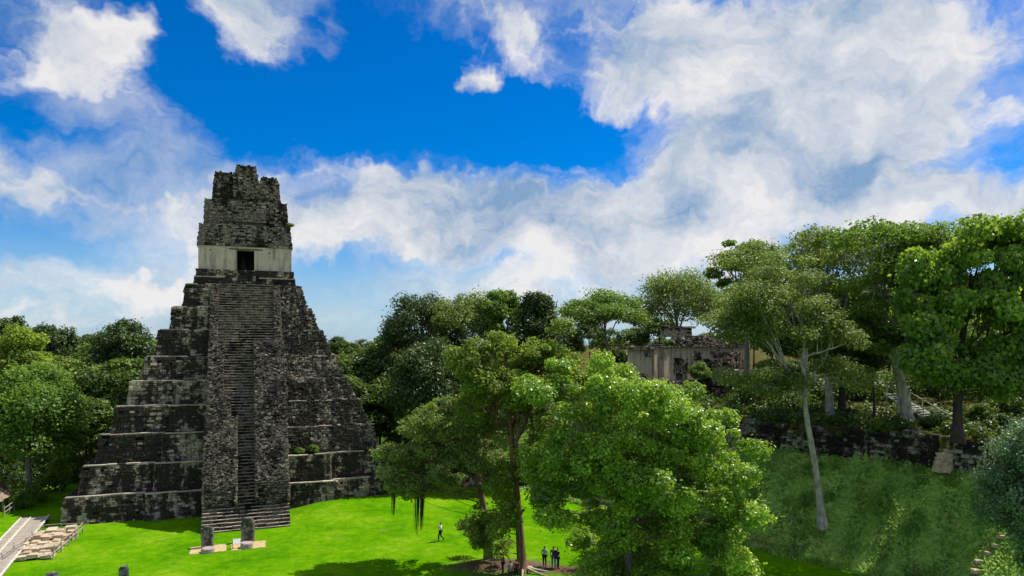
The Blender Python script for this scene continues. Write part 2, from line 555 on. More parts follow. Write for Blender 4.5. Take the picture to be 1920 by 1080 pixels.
def build_ground():
    def axis(a, b, st, far):
        c = list(np.arange(a, b + st, st))
        lo, hi, s = a, b, st
        while hi < far:
            s *= 1.35; hi += s; lo -= s
            c.append(hi); c.insert(0, lo)
        return np.array(c)
    xs = axis(-62, 62, 0.6, 2500); ys = axis(38, 105, 0.6, 2500)
    X, Y = np.meshgrid(xs, ys)
    Z = ground_z(X, Y)
    V = np.stack([X, Y, Z], -1).reshape(-1, 3)
    nx, ny = len(xs), len(ys)
    i = np.arange(ny - 1)[:, None] * nx + np.arange(nx - 1)[None, :]
    Q = np.stack([i, i + 1, i + nx + 1, i + nx], -1).reshape(-1, 4)
    mb = MB(); mb.add(V, Q)
    o = mb.build('ground', M['ground'], smooth=True)
    x, y = V[:, 0], V[:, 1]
    d = (x - LA[0]) * LN[0] + (y - LA[1]) * LN[1]
    lawn = (d > 0) * (1 - sm((y - 92) / 6)) * sm((x + 62) / 4)
    weeds = sm((d + 0.4) / 0.5) * (1 - sm((d - 7.5) / 3.0))
    dirt = np.exp(-(((x + 0.6) / 4.6) ** 2 + ((y - 55.6) / 2.0) ** 2) ** 2) + 0.9 * np.exp(-(((x - 5.0) / 3.2) ** 2 + ((y - 55.0) / 1.1) ** 2) ** 2)
    dirt += 0.8 * np.exp(-((d - 8.3) / 0.5) ** 2) * (x > 20) * (x < 25)
    c = np.stack([lawn, weeds, np.clip(dirt, 0, 1), np.ones_like(x)], -1).astype(np.float32)
    a = o.data.color_attributes.new('zone', 'FLOAT_COLOR', 'POINT')
    a.data.foreach_set('color', c.ravel())
    o['kind'] = 'structure'
    o['label'] = 'bright green lawn of the plaza rising into a weedy bank'
    return o


build_ground()

# ------------------------------------------------------------------ masonry


def stones(mb, C, Uv, Wv, Nv, hu, hw, hn, rng, jit=0.18, rot=0.0):
    """many jittered stone blocks at once; C centres on the face, hu/hw/hn half sizes along U (length), W (up), N (out)"""
    n = len(C)
    sg = np.array([[-1, -1, -1], [1, -1, -1], [1, 1, -1], [-1, 1, -1], [-1, -1, 1], [1, -1, 1], [1, 1, 1], [-1, 1, 1]], float)
    H = np.stack([hu, hw, hn], -1)
    v = sg[None] * (1 + rng.uniform(-jit, jit, (n, 8, 3))) * H[:, None, :]
    v[:, 4:, :2] *= 1 - 0.12 * rng.random((n, 4, 1))
    if rot:
        a = rng.normal(0, rot, n); ca, sa = np.cos(a)[:, None], np.sin(a)[:, None]
        x, y = v[..., 0].copy(), v[..., 1].copy()
        v[..., 0] = ca * x - sa * y; v[..., 1] = sa * x + ca * y
        a = rng.normal(0, rot, n); ca, sa = np.cos(a)[:, None], np.sin(a)[:, None]
        x, y = v[..., 0].copy(), v[..., 2].copy()
        v[..., 0] = ca * x - sa * y; v[..., 2] = sa * x + ca * y
    B = np.stack([Uv, Wv, Nv])
    P = C[:, None, :] + v @ B
    q = BOXQ[None, [1, 2, 3, 4, 5]] + (np.arange(n) * 8)[:, None, None]
    mb.add(P.reshape(-1, 3), q.reshape(-1, 4), tint=np.repeat(np.clip(rng.beta(2, 2.2, n), 0, 1), 8))


def masonry(mb, O, Uv, Wv, wl, wr, hgt, ch, bl, rng, out=0.06, depth=0.16, miss=0.03, jit=0.1, rot=0.015, top=None):
    """coursed stones on a face: origin O, along Uv, up Wv; edges wl(h), wr(h); stone height ch and length bl"""
    Uv = np.asarray(Uv, float); Wv = np.asarray(Wv, float); Uv = Uv / np.linalg.norm(Uv); Wv = Wv / np.linalg.norm(Wv)
    Nv = np.cross(Uv, Wv)
    cs, hu, hw, off = [], [], [], []
    y = 0.0
    while y < hgt - 0.03:
        c = min(ch * rng.uniform(0.75, 1.3), hgt - y)
        if hgt - y - c < ch * 0.4: c = hgt - y
        x, xe = wl((y + c / 2) / hgt), wr((y + c / 2) / hgt)
        x += 0
        while x < xe - 0.02:
            l = min(bl * rng.uniform(0.5, 1.6), xe - x)
            if xe - x - l < bl * 0.3: l = xe - x
            ok = rng.random() > miss
            if ok and top is not None and y + c / 2 > top(x + l / 2): ok = False
            if ok:
                cs.append((x + l / 2, y + c / 2)); hu.append(l / 2 - 0.012); hw.append(c / 2 - 0.011)
                off.append(rng.normal(0, out * 0.5))
            x += l
        y += c
    if not cs: return
    cs = np.array(cs)
    C = np.asarray(O, float) + cs[:, :1] * Uv + cs[:, 1:] * Wv + np.array(off)[:, None] * Nv
    stones(mb, C, Uv, Wv, Nv, np.array(hu), np.array(hw), np.full(len(cs), depth / 2) , rng, jit, rot)


def frustum(mb, x0, x1, y0, y1, X0, X1, Y0, Y1, z0, z1, tint=0.4):
    v = [(x0, y0, z0), (x1, y0, z0), (x1, y1, z0), (x0, y1, z0), (X0, Y0, z1), (X1, Y0, z1), (X1, Y1, z1), (X0, Y1, z1)]
    mb.add(v, BOXQ, tint=tint)


def four_faces(mb, hw0, v0, b0, hw1, v1, b1, z0, z1, ch, bl, rng, out=0.06, coarse=1.0, top=None, miss=0.03, cu=0.0):
    """masonry on the four sides of a battered block: front v, back b"""
    h = z1 - z0
    # front
    dv = v1 - v0; du = hw0 - hw1
    W = np.array([0, dv, h]); Lf = math.hypot(dv, h)
    masonry(mb, (cu, v0, z0), (1, 0, 0), W, lambda t: -hw0 + du * t, lambda t: hw0 - du * t, Lf, ch, bl, rng, out, miss=miss, top=top)
    # right, left
    Ws = np.array([-du, 0, h]); Ls = math.hypot(du, h)
    masonry(mb, (cu + hw0, v0, z0), (0, 1, 0), Ws, lambda t: dv * t, lambda t: b0 - v0 - (b0 - b1) * t, Ls, ch, bl, rng, out, miss=miss)
    Ws = np.array([du, 0, h])
    masonry(mb, (cu - hw0, b0, z0), (0, -1, 0), Ws, lambda t: (b0 - b1) * t, lambda t: b0 - v0 - dv * t, Ls, ch * coarse, bl * coarse, rng, out, miss=miss)
    Wb = np.array([0, b1 - b0, h]); Lb = math.hypot(b0 - b1, h)
    masonry(mb, (cu + hw0, b0, z0), (-1, 0, 0), Wb, lambda t: du * t, lambda t: 2 * hw0 - du * t, Lb, ch * coarse, bl * coarse, rng, out, miss=miss)


# ------------------------------------------------------------------ the pyramid temple
TA = R(21.2)
TF = Vector((-25.6, 66.9, 0.0))
temple = empty('pyramid_temple', TF, TA, 'tall dark stepped stone pyramid with steep central stairway and roof comb', 'temple')
HW, V0, DEP = 17.2, 8.2, 30.0
TIERS = [(0.0, 0.45, -0.3, 2.75), (1.35, 1.79, 2.75, 5.6), (2.6, 3.05, 5.6, 8.55), (3.88, 4.35, 8.55, 11.4), (5.15, 5.57, 11.4, 14.0),
         (6.35, 6.85, 14.0, 16.65), (7.63, 8.1, 16.65, 19.7), (8.98, 9.38, 19.7, 22.4), (10.27, 10.65, 22.4, 25.2)]
rngT = np.random.default_rng(11)
for i, (s0, s1, z0, z1) in enumerate(TIERS):
    worn = i >= 2
    core = MB()
    e = 0.05
    nxt = TIERS[i + 1][0] if i < 8 else 11.4
    s1r = nxt - .52 if worn else s1
    b0, b1 = V0 + DEP - s0, V0 + DEP - s1
    pf = 0.55 if worn else 0.0
    frustum(core, -HW + s0 + e, 3.2, V0 + s0 + e, b0 - e, -HW + s1 + e, 3.2, V0 + s1 + e, b1 - e, z0, z1 - 0.04)
    frustum(core, 3.2, HW - s0 - e, V0 + s0 + e - pf, b0 - e, 3.2, HW - s1r - e, V0 + s1r + e - pf, b1 - e, z0, z1 - 0.043)
    tier = core.build('tier', M['stone_core'], temple)
    mb = MB()
    h = z1 - z0; zm = z0 + h * 0.60; sm_ = s0 + (s1 - s0) * 0.60

    def faces(za, zb, sa, sb, p, right):
        Lf = math.hypot(sb - sa, zb - za); du = sb - sa; W = np.array([0, du, zb - za])
        xl, xr = -HW + sa - p, (HW - sa + p if right else -3.0)
        masonry(mb, (xl, V0 + sa - p, za), (1, 0, 0), W, lambda t: du * t, lambda t: xr - xl - (du * t if right else 0), Lf, 0.26, 0.48, rngT, 0.06)
        y0, y1 = V0 + sa - p, V0 + DEP - sa + p
        masonry(mb, (xl, y1, za), (0, -1, 0), np.array([du, 0, zb - za]), lambda t: du * t, lambda t: y1 - y0 - du * t, Lf, 0.36, 0.7, rngT, 0.06)
        masonry(mb, (HW - sa + p, y1, za), (-1, 0, 0), np.array([0, -du, zb - za]), lambda t: du * t, lambda t: 2 * (HW - sa + p) - du * t, Lf, 0.4, 0.8, rngT, 0.06)
        if right:
            masonry(mb, (HW - sa + p, y0, za), (0, 1, 0), np.array([-du, 0, zb - za]), lambda t: du * t, lambda t: y1 - y0 - du * t, Lf, 0.28, 0.5, rngT, 0.06)
    faces(z0, zm, s0, sm_, 0.0, not worn)
    faces(zm, z1 - .1, sm_, s1, 0.13, not worn)   # the apron moulding: the upper band of each tier stands proud
    mb.build('stone_facing', M['stone'], tier, kind='stuff')
    if worn:
        mb = MB()
        du = s1r - s0; Lf = math.hypot(du, h)
        masonry(mb, (3.2, V0 + s0 - pf, z0), (1, 0, 0), np.array([0, du, h]), lambda t: 0, lambda t: HW - s0 - 3.2 - du * t, Lf, .19, .32, rngT, .10, depth=.24, miss=.05, jit=.2, rot=.05)
        masonry(mb, (HW - s0, V0 + s0 - pf, z0), (0, 1, 0), np.array([-du, 0, h]), lambda t: du * t, lambda t: DEP - 2 * s0 + pf - du * t, Lf, .22, .38, rngT, .16, depth=.26, miss=.06, jit=.25, rot=.08)
        mb.build('eroded_facing', M['eroded'], tier, kind='stuff')
        mb = MB()
        x = 3.9
        while x < HW - s1r - .1:
            l = rngT.uniform(.3, .9)
            if rngT.random() > .3:
                mb.box((x + l / 2, V0 + s1r - pf + .1 + rngT.normal(0, .03), z1 - .04 + rngT.normal(0, .02)), (l / 2 - .01, .18, .05), rngT.uniform(.1, .9), jit=.02, rng=rngT)
            x += l
        mb.build('worn_edge', M['ledge'], tier, kind='stuff')
    # central panel of the front, standing proud beside the stairs
    if i < 8:
        cw0 = 9.6 - i * 0.62; cw1 = cw0 - 0.12
        pr = 0.75
        pm = MB()
        for sgn in ((-1,) if worn else (-1, 1)):
            a0, a1 = sorted((sgn * 3.6, sgn * cw0)); c0, c1 = sorted((sgn * 3.6, sgn * cw1))
            frustum(pm, a0 + e, a1 - e, V0 + s0 - pr + e, V0 + s0 + 0.6, c0 + e, c1 - e, V0 + s1 - pr + e, V0 + s1 + 0.5, z0, z1 - 0.05)
            W = np.array([0, s1 - s0, h]); Lf = float(np.linalg.norm(W))
            masonry(pm, (a0, V0 + s0 - pr, z0), (1, 0, 0), W, lambda t: 0, lambda t: a1 - a0, Lf - 0.1, 0.26, 0.48, rngT, 0.07)
            if sgn < 0:
                masonry(pm, (a0, V0 + s0 + 0.4, z0), (0, -1, 0), np.array([0.12, 0, h]), lambda t: 0, lambda t: pr + .35, h - 0.1, 0.27, 0.4, rngT, 0.03)
            else:
                masonry(pm, (a1, V0 + s0 - pr, z0), (0, 1, 0), np.array([-0.12, 0, h]), lambda t: 0, lambda t: pr + .35, h - 0.1, 0.27, 0.4, rngT, 0.03)
        pm.build('front_panel', M['stone'], tier, kind='stuff')
    # ledge slabs along the top edge
    lm = MB()
    ov = 0.16
    x = -HW + s1 - .05
    while x < (HW - s1 + .05 if not worn else -3.0):
        l = min(rngT.uniform(0.6, 1.4), (HW - s1 + .05 if not worn else -2.9) - x)
        pr_ = 0.75 if i < 8 and abs(x + l / 2) < 9.6 - i * .62 else 0.0
        if abs(x + l / 2) > 2.8 and rngT.random() > (0.05 + 0.03 * i):
            y0 = V0 + s1 - ov - pr_ + rngT.normal(0, 0.025); y1 = y0 + rngT.uniform(.35, .6)
            lm.box((x + l / 2, (y0 + y1) / 2, z1 - 0.05 + rngT.normal(0, 0.012)), (l / 2 - 0.008, (y1 - y0) / 2, 0.06), rngT.uniform(.1, .9), jit=0.018, rng=rngT)
        x += l
    lm.build('ledge', M['ledge'], tier, kind='stuff')

# summit platform
pl = MB()
frustum(pl, -5.75, 5.75, V0 + 11.45, V0 + DEP - 11.4, -5.55, 5.55, V0 + 11.65, V0 + DEP - 11.6, 25.2, 27.06)
plat = pl.build('summit_platform', M['stone_core'], temple)
mb = MB()
four_faces(mb, 5.8, V0 + 11.4, V0 + DEP - 11.4, 5.72, V0 + 11.5, V0 + DEP - 11.5, 25.2, 26.1, 0.26, 0.5, rngT, 0.07)
four_faces(mb, 5.62, V0 + 11.6, V0 + DEP - 11.6, 5.55, V0 + 11.66, V0 + DEP - 11.66, 26.1, 27.1, 0.26, 0.5, rngT, 0.07)
mb.build('stone_facing', M['stone'], plat, kind='stuff')
mb = MB()
x = -5.8
while x < 5.75:
    l = min(rngT.uniform(.7, 1.5), 5.8 - x)
    if abs(x + l / 2) > 2.0:
        mb.box((x + l / 2, V0 + 11.55, 26.13), (l / 2 - .01, .28, .06), rngT.uniform(.4, .9), jit=.012, rng=rngT)
    x += l
mb.build('ledge', M['ledge'], plat, kind='stuff')

# temple house: plastered wall with one doorway
hv, hb, hh, hz0, hz1 = V0 + 12.05, V0 + DEP - 12.1, 5.38, 27.08, 30.0
house = empty('temple_house')
house.parent = temple
dl, dr, dt = -1.03, 0.98, 29.62


def wallbox(name, x0, x1, y0, y1, z0, z1, mat, par, jit=0.0):
    m = MB(); m.box(((x0 + x1) / 2, (y0 + y1) / 2, (z0 + z1) / 2), ((x1 - x0) / 2, (y1 - y0) / 2, (z1 - z0) / 2), .5, jit=jit, rng=rngT)
    return m.build(name, mat, par)


wallbox('front_wall', -hh, dl, hv, hv + 1.2, hz0, hz1, M['plaster'], house)
wallbox('front_wall', dr, hh, hv, hv + 1.2, hz0, hz1, M['plaster'], house)
wallbox('door_header', dl, dr, hv + 0.003, hv + 1.2, dt, hz1, M['plaster'], house)
wallbox('side_wall', -hh, -hh + 1.0, hv + 1.2, hb, hz0, hz1, M['plaster'], house)
wallbox('side_wall', hh - 1.0, hh, hv + 1.2, hb, hz0, hz1, M['plaster'], house)
wallbox('back_wall', -hh + 1.0, hh - 1.0, hb - 0.9, hb, hz0, hz1, M['plaster'], house)
wallbox('lintel', -1.95, 2.0, hv - 0.05, hv + 0.35, dt + 0.02, dt + 0.14, M['dark_wood'], house)
wallbox('inner_wall', -hh + 1.0, hh - 1.0, hv + 2.6, hv + 2.9, hz0, hz1, M['stone_core'], house)
for x_, z_ in ((-4.05, 29.45), (2.75, 29.35)):
    wallbox('vent_hole', x_ - .07, x_ + .07, hv - 0.012, hv + .1, z_ - .1, z_ + .1, M['stone_core'], house)
# upper zone above the wall moulding
uz = MB()
frustum(uz, -hh - .02, hh + .02, hv + .02, hb - .02, -hh + .22, hh - .22, hv + .22, hb - .25, hz1 + 0.004, 32.6)
upper = uz.build('upper_zone', M['stone_core'], house)
mb = MB()
four_faces(mb, hh + .10, hv - .08, hb + .05, hh + .06, hv - .04, hb, hz1 + .004, hz1 + .32, 0.32, 0.9, rngT, 0.03)
mb.build('moulding', M['comb'], upper, kind='stuff')
mb = MB()
tpj = np.random.default_rng(3).normal(0, .12, 40)
four_faces(mb, hh + .02, hv + 0.02, hb, hh - .17, hv + .24, hb - .22, hz1 + .32, 32.72, 0.2, 0.36, rngT, 0.10, top=lambda x: 2.42 + tpj[int((x + 8) * 2) % 40])
mb.build('stone_facing', M['comb'], upper, kind='stuff')

# roof comb in three stages
comb = empty('roof_comb')
comb.parent = temple
cv = hv + 1.9; cb = hb - 0.6


def stage(x0, x1, X0, X1, va, vb, z0, z1, seed, notch=0.25, ch=.2, bl=.36):
    rg = np.random.default_rng(seed)
    c = MB()
    frustum(c, x0 + .06, x1 - .06, va + .06, vb - .06, X0 + .06, X1 - .06, va + .18, vb - .2, z0, z1 - 0.12)
    st = c.build('comb_stage', M['stone_core'], comb)
    m = MB()
    cu = (x0 + x1) / 2; w0 = (x1 - x0) / 2; w1 = (X1 - X0) / 2
    jt = np.random.default_rng(seed + 1).normal(0, notch, 60)
    four_faces(m, w0, va, vb, w1, va + .14, vb - .14, z0, z1, ch, bl, rg, 0.08, top=lambda x: (z1 - z0) * 1.0 - abs(jt[int((x + 8) * 2.2) % 60]), miss=.05, cu=cu)
    m.build('stone_facing', M['comb'], st, kind='stuff')
    return st


stage(-4.85, 5.05, -4.65, 4.9, cv, cb, 32.55, 36.15, 5, .08)
# relief panels of the worn seated figure
mb = MB()
for (x0, x1, z0, z1, pz) in ((-2.2, 2.4, 33.3, 35.9, .3), (-4.3, -2.6, 33.0, 35.2, .2), (2.8, 4.5, 33.0, 35.4, .2)):
    masonry(mb, (x0, cv - pz + .1, z0), (1, 0, 0), (0, .05, 1), lambda t: 0, lambda t: x1 - x0, z1 - z0, .24, .42, rngT, .12, depth=.5, miss=.12)
mb.build('carved_relief', M['comb'], comb, kind='stuff')
stage(-3.9, 4.15, -3.75, 3.85, cv + .5, cb - .4, 36.1, 38.6, 6, .10)
stage(-3.65, -1.55, -3.5, -1.6, cv + .6, cb - .5, 38.5, 39.75, 7, .16)
stage(-1.35, 1.45, -1.15, 1.0, cv + .45, cb - .5, 38.5, 40.75, 8, .04)
stage(1.65, 4.0, 1.72, 3.3, cv + .6, cb - .5, 38.5, 39.5, 9, .22)
mb = MB()
for (x0, x1, z0, z1, pz) in ((-1.5, 1.4, 36.3, 39.6, .35), (-3.3, -1.9, 36.4, 38.4, .22), (1.9, 3.3, 36.4, 38.2, .22)):
    masonry(mb, (x0, cv + .5 - pz + .1, z0), (1, 0, 0), (0, .05, 1), lambda t: 0, lambda t: x1 - x0, z1 - z0, .24, .42, rngT, .12, depth=.5, miss=.12)
mb.build('carved_relief', M['comb'], comb, kind='stuff')

# stairway: ramp core, flights of single steps, ruined rubble masses to both sides
RV0, RZ0, RV1, RZ1 = 2.3, 1.85, 19.05, 25.15
stair = empty('stairway')
stair.parent = temple


def ramp_v(z):
    return RV0 + (z - RZ0) * (RV1 - RV0) / (RZ1 - RZ0)


def prism_vz(mb, u0, u1, prof, rng=None, jit=0.0, nu=1, tint=.4):
    """polygon in (v, z) swept along u"""
    k = len(prof)
    us = np.linspace(u0, u1, nu + 1)
    V = np.array([[(u, p[0], p[1]) for p in prof] for u in us])
    if jit: V = V + rng.normal(0, jit, V.shape)
    V = V.reshape(-1, 3)
    q = []
    for a in range(nu):
        for b in range(k):
            b2 = (b + 1) % k
            q.append((a * k + b, a * k + b2, (a + 1) * k + b2, (a + 1) * k + b))
    t = []
    for b in range(1, k - 1):
        t.append((0, b + 1, b)); o_ = nu * k
        t.append((o_, o_ + b, o_ + b + 1))
    mb.add(V, q, t, tint=tint)


mb = MB()
prism_vz(mb, -3.75, 3.75, [(RV0 + .35, 0), (RV0 + .35, RZ0 - .3), (RV1 + .3, RZ1 - .3), (RV1 + 1.5, RZ1 - .3), (RV1 + 1.5, 0)])
mb.build('ramp_core', M['stone_core'], stair)


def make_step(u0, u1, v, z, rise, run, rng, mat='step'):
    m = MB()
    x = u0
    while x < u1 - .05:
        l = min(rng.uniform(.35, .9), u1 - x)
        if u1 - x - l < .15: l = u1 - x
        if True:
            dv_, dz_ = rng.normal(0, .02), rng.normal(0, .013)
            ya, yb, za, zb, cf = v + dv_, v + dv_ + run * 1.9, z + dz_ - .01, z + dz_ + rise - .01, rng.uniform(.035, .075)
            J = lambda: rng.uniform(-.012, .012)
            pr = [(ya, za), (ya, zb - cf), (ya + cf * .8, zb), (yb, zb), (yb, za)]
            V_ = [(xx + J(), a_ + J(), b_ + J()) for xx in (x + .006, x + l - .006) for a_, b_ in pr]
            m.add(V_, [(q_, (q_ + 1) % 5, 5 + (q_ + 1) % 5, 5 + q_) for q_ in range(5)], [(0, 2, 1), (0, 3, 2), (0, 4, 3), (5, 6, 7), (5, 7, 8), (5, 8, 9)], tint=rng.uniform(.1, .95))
            if rng.random() > .04:                        # worn tread strip, paled to paint sunlight into the step edge
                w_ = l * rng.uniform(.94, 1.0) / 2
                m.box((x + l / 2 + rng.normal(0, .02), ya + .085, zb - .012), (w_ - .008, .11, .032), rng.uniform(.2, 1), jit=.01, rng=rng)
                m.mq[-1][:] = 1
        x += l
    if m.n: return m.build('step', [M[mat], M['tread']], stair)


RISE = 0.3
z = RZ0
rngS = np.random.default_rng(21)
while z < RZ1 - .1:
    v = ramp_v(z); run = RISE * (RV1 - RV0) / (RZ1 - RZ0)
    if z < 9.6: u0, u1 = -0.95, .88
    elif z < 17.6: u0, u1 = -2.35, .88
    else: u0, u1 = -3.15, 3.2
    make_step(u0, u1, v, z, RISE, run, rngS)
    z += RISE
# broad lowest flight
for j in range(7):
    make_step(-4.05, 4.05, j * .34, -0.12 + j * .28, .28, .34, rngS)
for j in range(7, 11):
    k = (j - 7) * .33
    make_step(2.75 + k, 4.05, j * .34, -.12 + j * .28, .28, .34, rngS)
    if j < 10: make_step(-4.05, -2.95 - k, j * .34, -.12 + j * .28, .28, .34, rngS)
mb = MB()
prism_vz(mb, -3.95, 3.95, [(.3, -.2), (.3, -.1), (2.5, 1.72), (8.5, 1.72), (8.5, -.2)])
mb.build('base_core', M['stone_core'], stair)
mb = MB()
mb.box((0, 2.9, 1.8), (.95, .45, .06), .9)
mb.build('landing', M['ledge'], stair)


def rubble_mass(name, u0, u1, z0, z1, proud, seed, dens=48, size=.105):
    rg = np.random.default_rng(seed)
    nv = np.array([0, -(RZ1 - RZ0), RV1 - RV0]); nv = nv / np.linalg.norm(nv)
    tv = np.array([0, RV1 - RV0, RZ1 - RZ0]); tv = tv / np.linalg.norm(tv)
    L_ = (z1 - z0) / tv[2]
    base = np.array([0, ramp_v(z0), z0])
    nu, nt = max(3, int((u1 - u0) / .5)), max(4, int(L_ / .5))
    U_ = np.linspace(u0, u1, nu + 1); T_ = np.linspace(-.1, L_, nt + 1)
    G = np.zeros((nt + 1, nu + 1, 3))
    for a, t in enumerate(T_):
        taper = min(1.0, (L_ - t) / 1.2 + .55, max(0.0, t) / 1.9 * .85 + .15 if z0 < 3 else 1.0)
        for b, u in enumerate(U_):
            hgt = proud * taper + rg.normal(0, .09)
            G[a, b] = base + tv * t + nv * hgt + np.array([u, 0, 0]) + np.array([rg.normal(0, .05), 0, 0])
    m = MB()
    top = G.reshape(-1, 3)
    bot = (G - nv * (proud + .5)).reshape(-1, 3)
    i = np.arange(nt)[:, None] * (nu + 1) + np.arange(nu)[None]
    q = np.stack([i, i + 1, i + nu + 2, i + nu + 1], -1).reshape(-1, 4)
    n_ = len(top)
    side = []
    for a in range(nt):
        l0, l1 = a * (nu + 1), (a + 1) * (nu + 1)
        side.append((l0, l1, l1 + n_, l0 + n_)); side.append((l0 + nu, l0 + nu + n_, l1 + nu + n_, l1 + nu))
    for b in range(nu):
        side.append((b, b + n_, b + 1 + n_, b + 1)); e0 = nt * (nu + 1) + b
        side.append((e0, e0 + 1, e0 + 1 + n_, e0 + n_))
    m.add(np.concatenate([top, bot]), np.concatenate([q, np.array(side)]), tint=.4)
    core = m.build(name, M['stone_core'], stair)
    # stones bedded in its face and flanks
    m = MB()
    n = int((u1 - u0) * L_ * dens)
    tt, uu = rg.uniform(0, L_, n), rg.uniform(u0, u1, n)
    tt = np.clip(np.round((tt + .10 * np.sin(uu * 1.9 + seed)) / .19) * .19 + rg.normal(0, .02, n), 0, L_)
    C = base + tt[:, None] * tv + nv * (proud * np.minimum(np.minimum(1, (L_ - tt) / 1.2 + .55), (tt / 1.9 * .85 + .15) if z0 < 3 else 1.0) + rg.normal(0.02, .05, n))[:, None]
    C[:, 0] = uu
    sz = size * rg.uniform(.5, 1.7, n)
    stones(m, C, np.array([1., 0, 0]), np.array([0, 0.25, .97]), np.array([0, -.97, .25]), sz, sz * rg.uniform(.35, .62, n), sz * .8, rg, .28, .14)
    n = int(L_ * (proud + .3) * dens)
    for sd, uu in ((-1, u0), (1, u1)):
        tt = rg.uniform(0, L_, n); hh_ = rg.uniform(-.2, proud, n)
        C = base + tt[:, None] * tv + nv * hh_[:, None]
        C[:, 0] = uu + rg.normal(0, .04, n)
        sz = size * rg.uniform(.5, 1.3, n)
        stones(m, C, np.array([0, sd * 1., 0]), np.array([0, 0, 1.]), np.array([sd * 1., 0, 0]), sz, sz * .6, sz * .7, rg, .3, .25)
    m.build('rubble_stones', M['rubble'], core, kind='stuff')


rubble_mass('ruined_side', .92, 3.95, 1.9, 17.6, 1.6, 31)
rubble_mass('ruined_side', -3.95, -.98, 1.9, 9.7, 1.2, 32)
rubble_mass('ruined_side', -3.85, -2.4, 9.4, 17.8, .45, 33)
rubble_mass('ruined_side', -3.8, -3.15, 17.5, 25.0, .3, 34)
rubble_mass('ruined_side', 3.2, 3.8, 17.3, 25.0, .45, 35)
rubble_mass('ruined_side', -2.4, -1.7, 9.6, 12.3, .75, 36)

# loose stones lying on the worn right-hand flank
mb = MB()
rg = np.random.default_rng(44)
for i in range(2, 9):
    s0, s1, z0, z1 = TIERS[i]
    nx = (TIERS[i + 1][0] if i < 8 else 11.4) - .16
    n = 120 - i * 6
    t = rg.random(n)
    u = rg.uniform(3.9, HW - s0, n) * 1.0
    u = np.minimum(u, HW - s0 - (nx - s0) * t)
    C = np.stack([u, V0 + s0 - .6 + (nx - s0) * t, z0 + (z1 - z0) * t], -1)
    sz = rg.uniform(.05, .15, n)
    stones(mb, C, np.array([1., 0, 0]), np.array([0, .3, .95]), np.array([0, -.95, .3]), sz, sz * .6, sz, rg, .3, .3)
    n = 70
    t = rg.random(n)
    C = np.stack([HW - s0 - (nx - s0) * t + rg.normal(0, .08, n), V0 + s0 - .5 + (nx - s0) * t + rg.uniform(0, 3, n), z0 + (z1 - z0) * t], -1)
    sz = rg.uniform(.1, .3, n)
    stones(mb, C, np.array([0, 1., 0]), np.array([0, 0, 1.]), np.array([1., 0, 0]), sz, sz * .6, sz, rg, .35, .4)
mb.build('fallen_rubble', M['eroded'], temple, kind='stuff')

# ------------------------------------------------------------------ trees


def unit(v):
    return v / (np.linalg.norm(v, axis=-1, keepdims=True) + 1e-9)


def leaf_cloud(mb, C, Rad, n, size, rng, flat=0.5, droop=0.0, tint_shift=0.0, shell=0.3, tint_sd=0.17, aspect=0.42, upbias=0.6):
    """n leaves spread through ellipsoidal clumps (centres C, radii Rad)"""
    w = Rad[:, 0] * Rad[:, 1]
    idx = rng.choice(len(C), n, p=w / w.sum())
    d = unit(rng.normal(0, 1, (n, 3)))
    r = (shell + (1 - shell) * rng.random(n)) ** 0.6
    lump = 1 + 0.22 * np.sin(d[:, 0] * 5 + idx) * np.sin(d[:, 1] * 5 + idx * 1.7)
    r = np.where(rng.random(n) < .16, r * rng.uniform(1.0, 1.45, n), r)
    P = C[idx] + d * Rad[idx] * (r * lump)[:, None]
    nrm = unit(d * 0.7 + np.array([0, 0, upbias]) + rng.normal(0, 0.55, (n, 3)))
    ax = unit(np.cross(nrm, rng.normal(0, 1, (n, 3))))
    ax = unit(ax + np.array([0, 0, -droop]) + d * 0.25)
    sd = unit(np.cross(nrm, ax)); nrm = np.cross(ax, sd)
    s = size * rng.uniform(0.6, 1.35, n)[:, None]
    b = P - ax * s * .5; tip = P + ax * s * .5 - nrm * s * 0.12
    m = P + nrm * s * 0.06
    V = np.stack([b, m + sd * s * aspect, tip, m - sd * s * aspect], 1).reshape(-1, 3)
    q = np.arange(n * 4).reshape(-1, 4)
    ct = rng.normal(0, 0.13, len(C))
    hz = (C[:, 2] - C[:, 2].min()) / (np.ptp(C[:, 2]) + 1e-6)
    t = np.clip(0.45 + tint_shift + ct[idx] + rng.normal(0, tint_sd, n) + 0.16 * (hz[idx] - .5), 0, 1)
    mb.add(V, q, tint=np.repeat(t, 4))


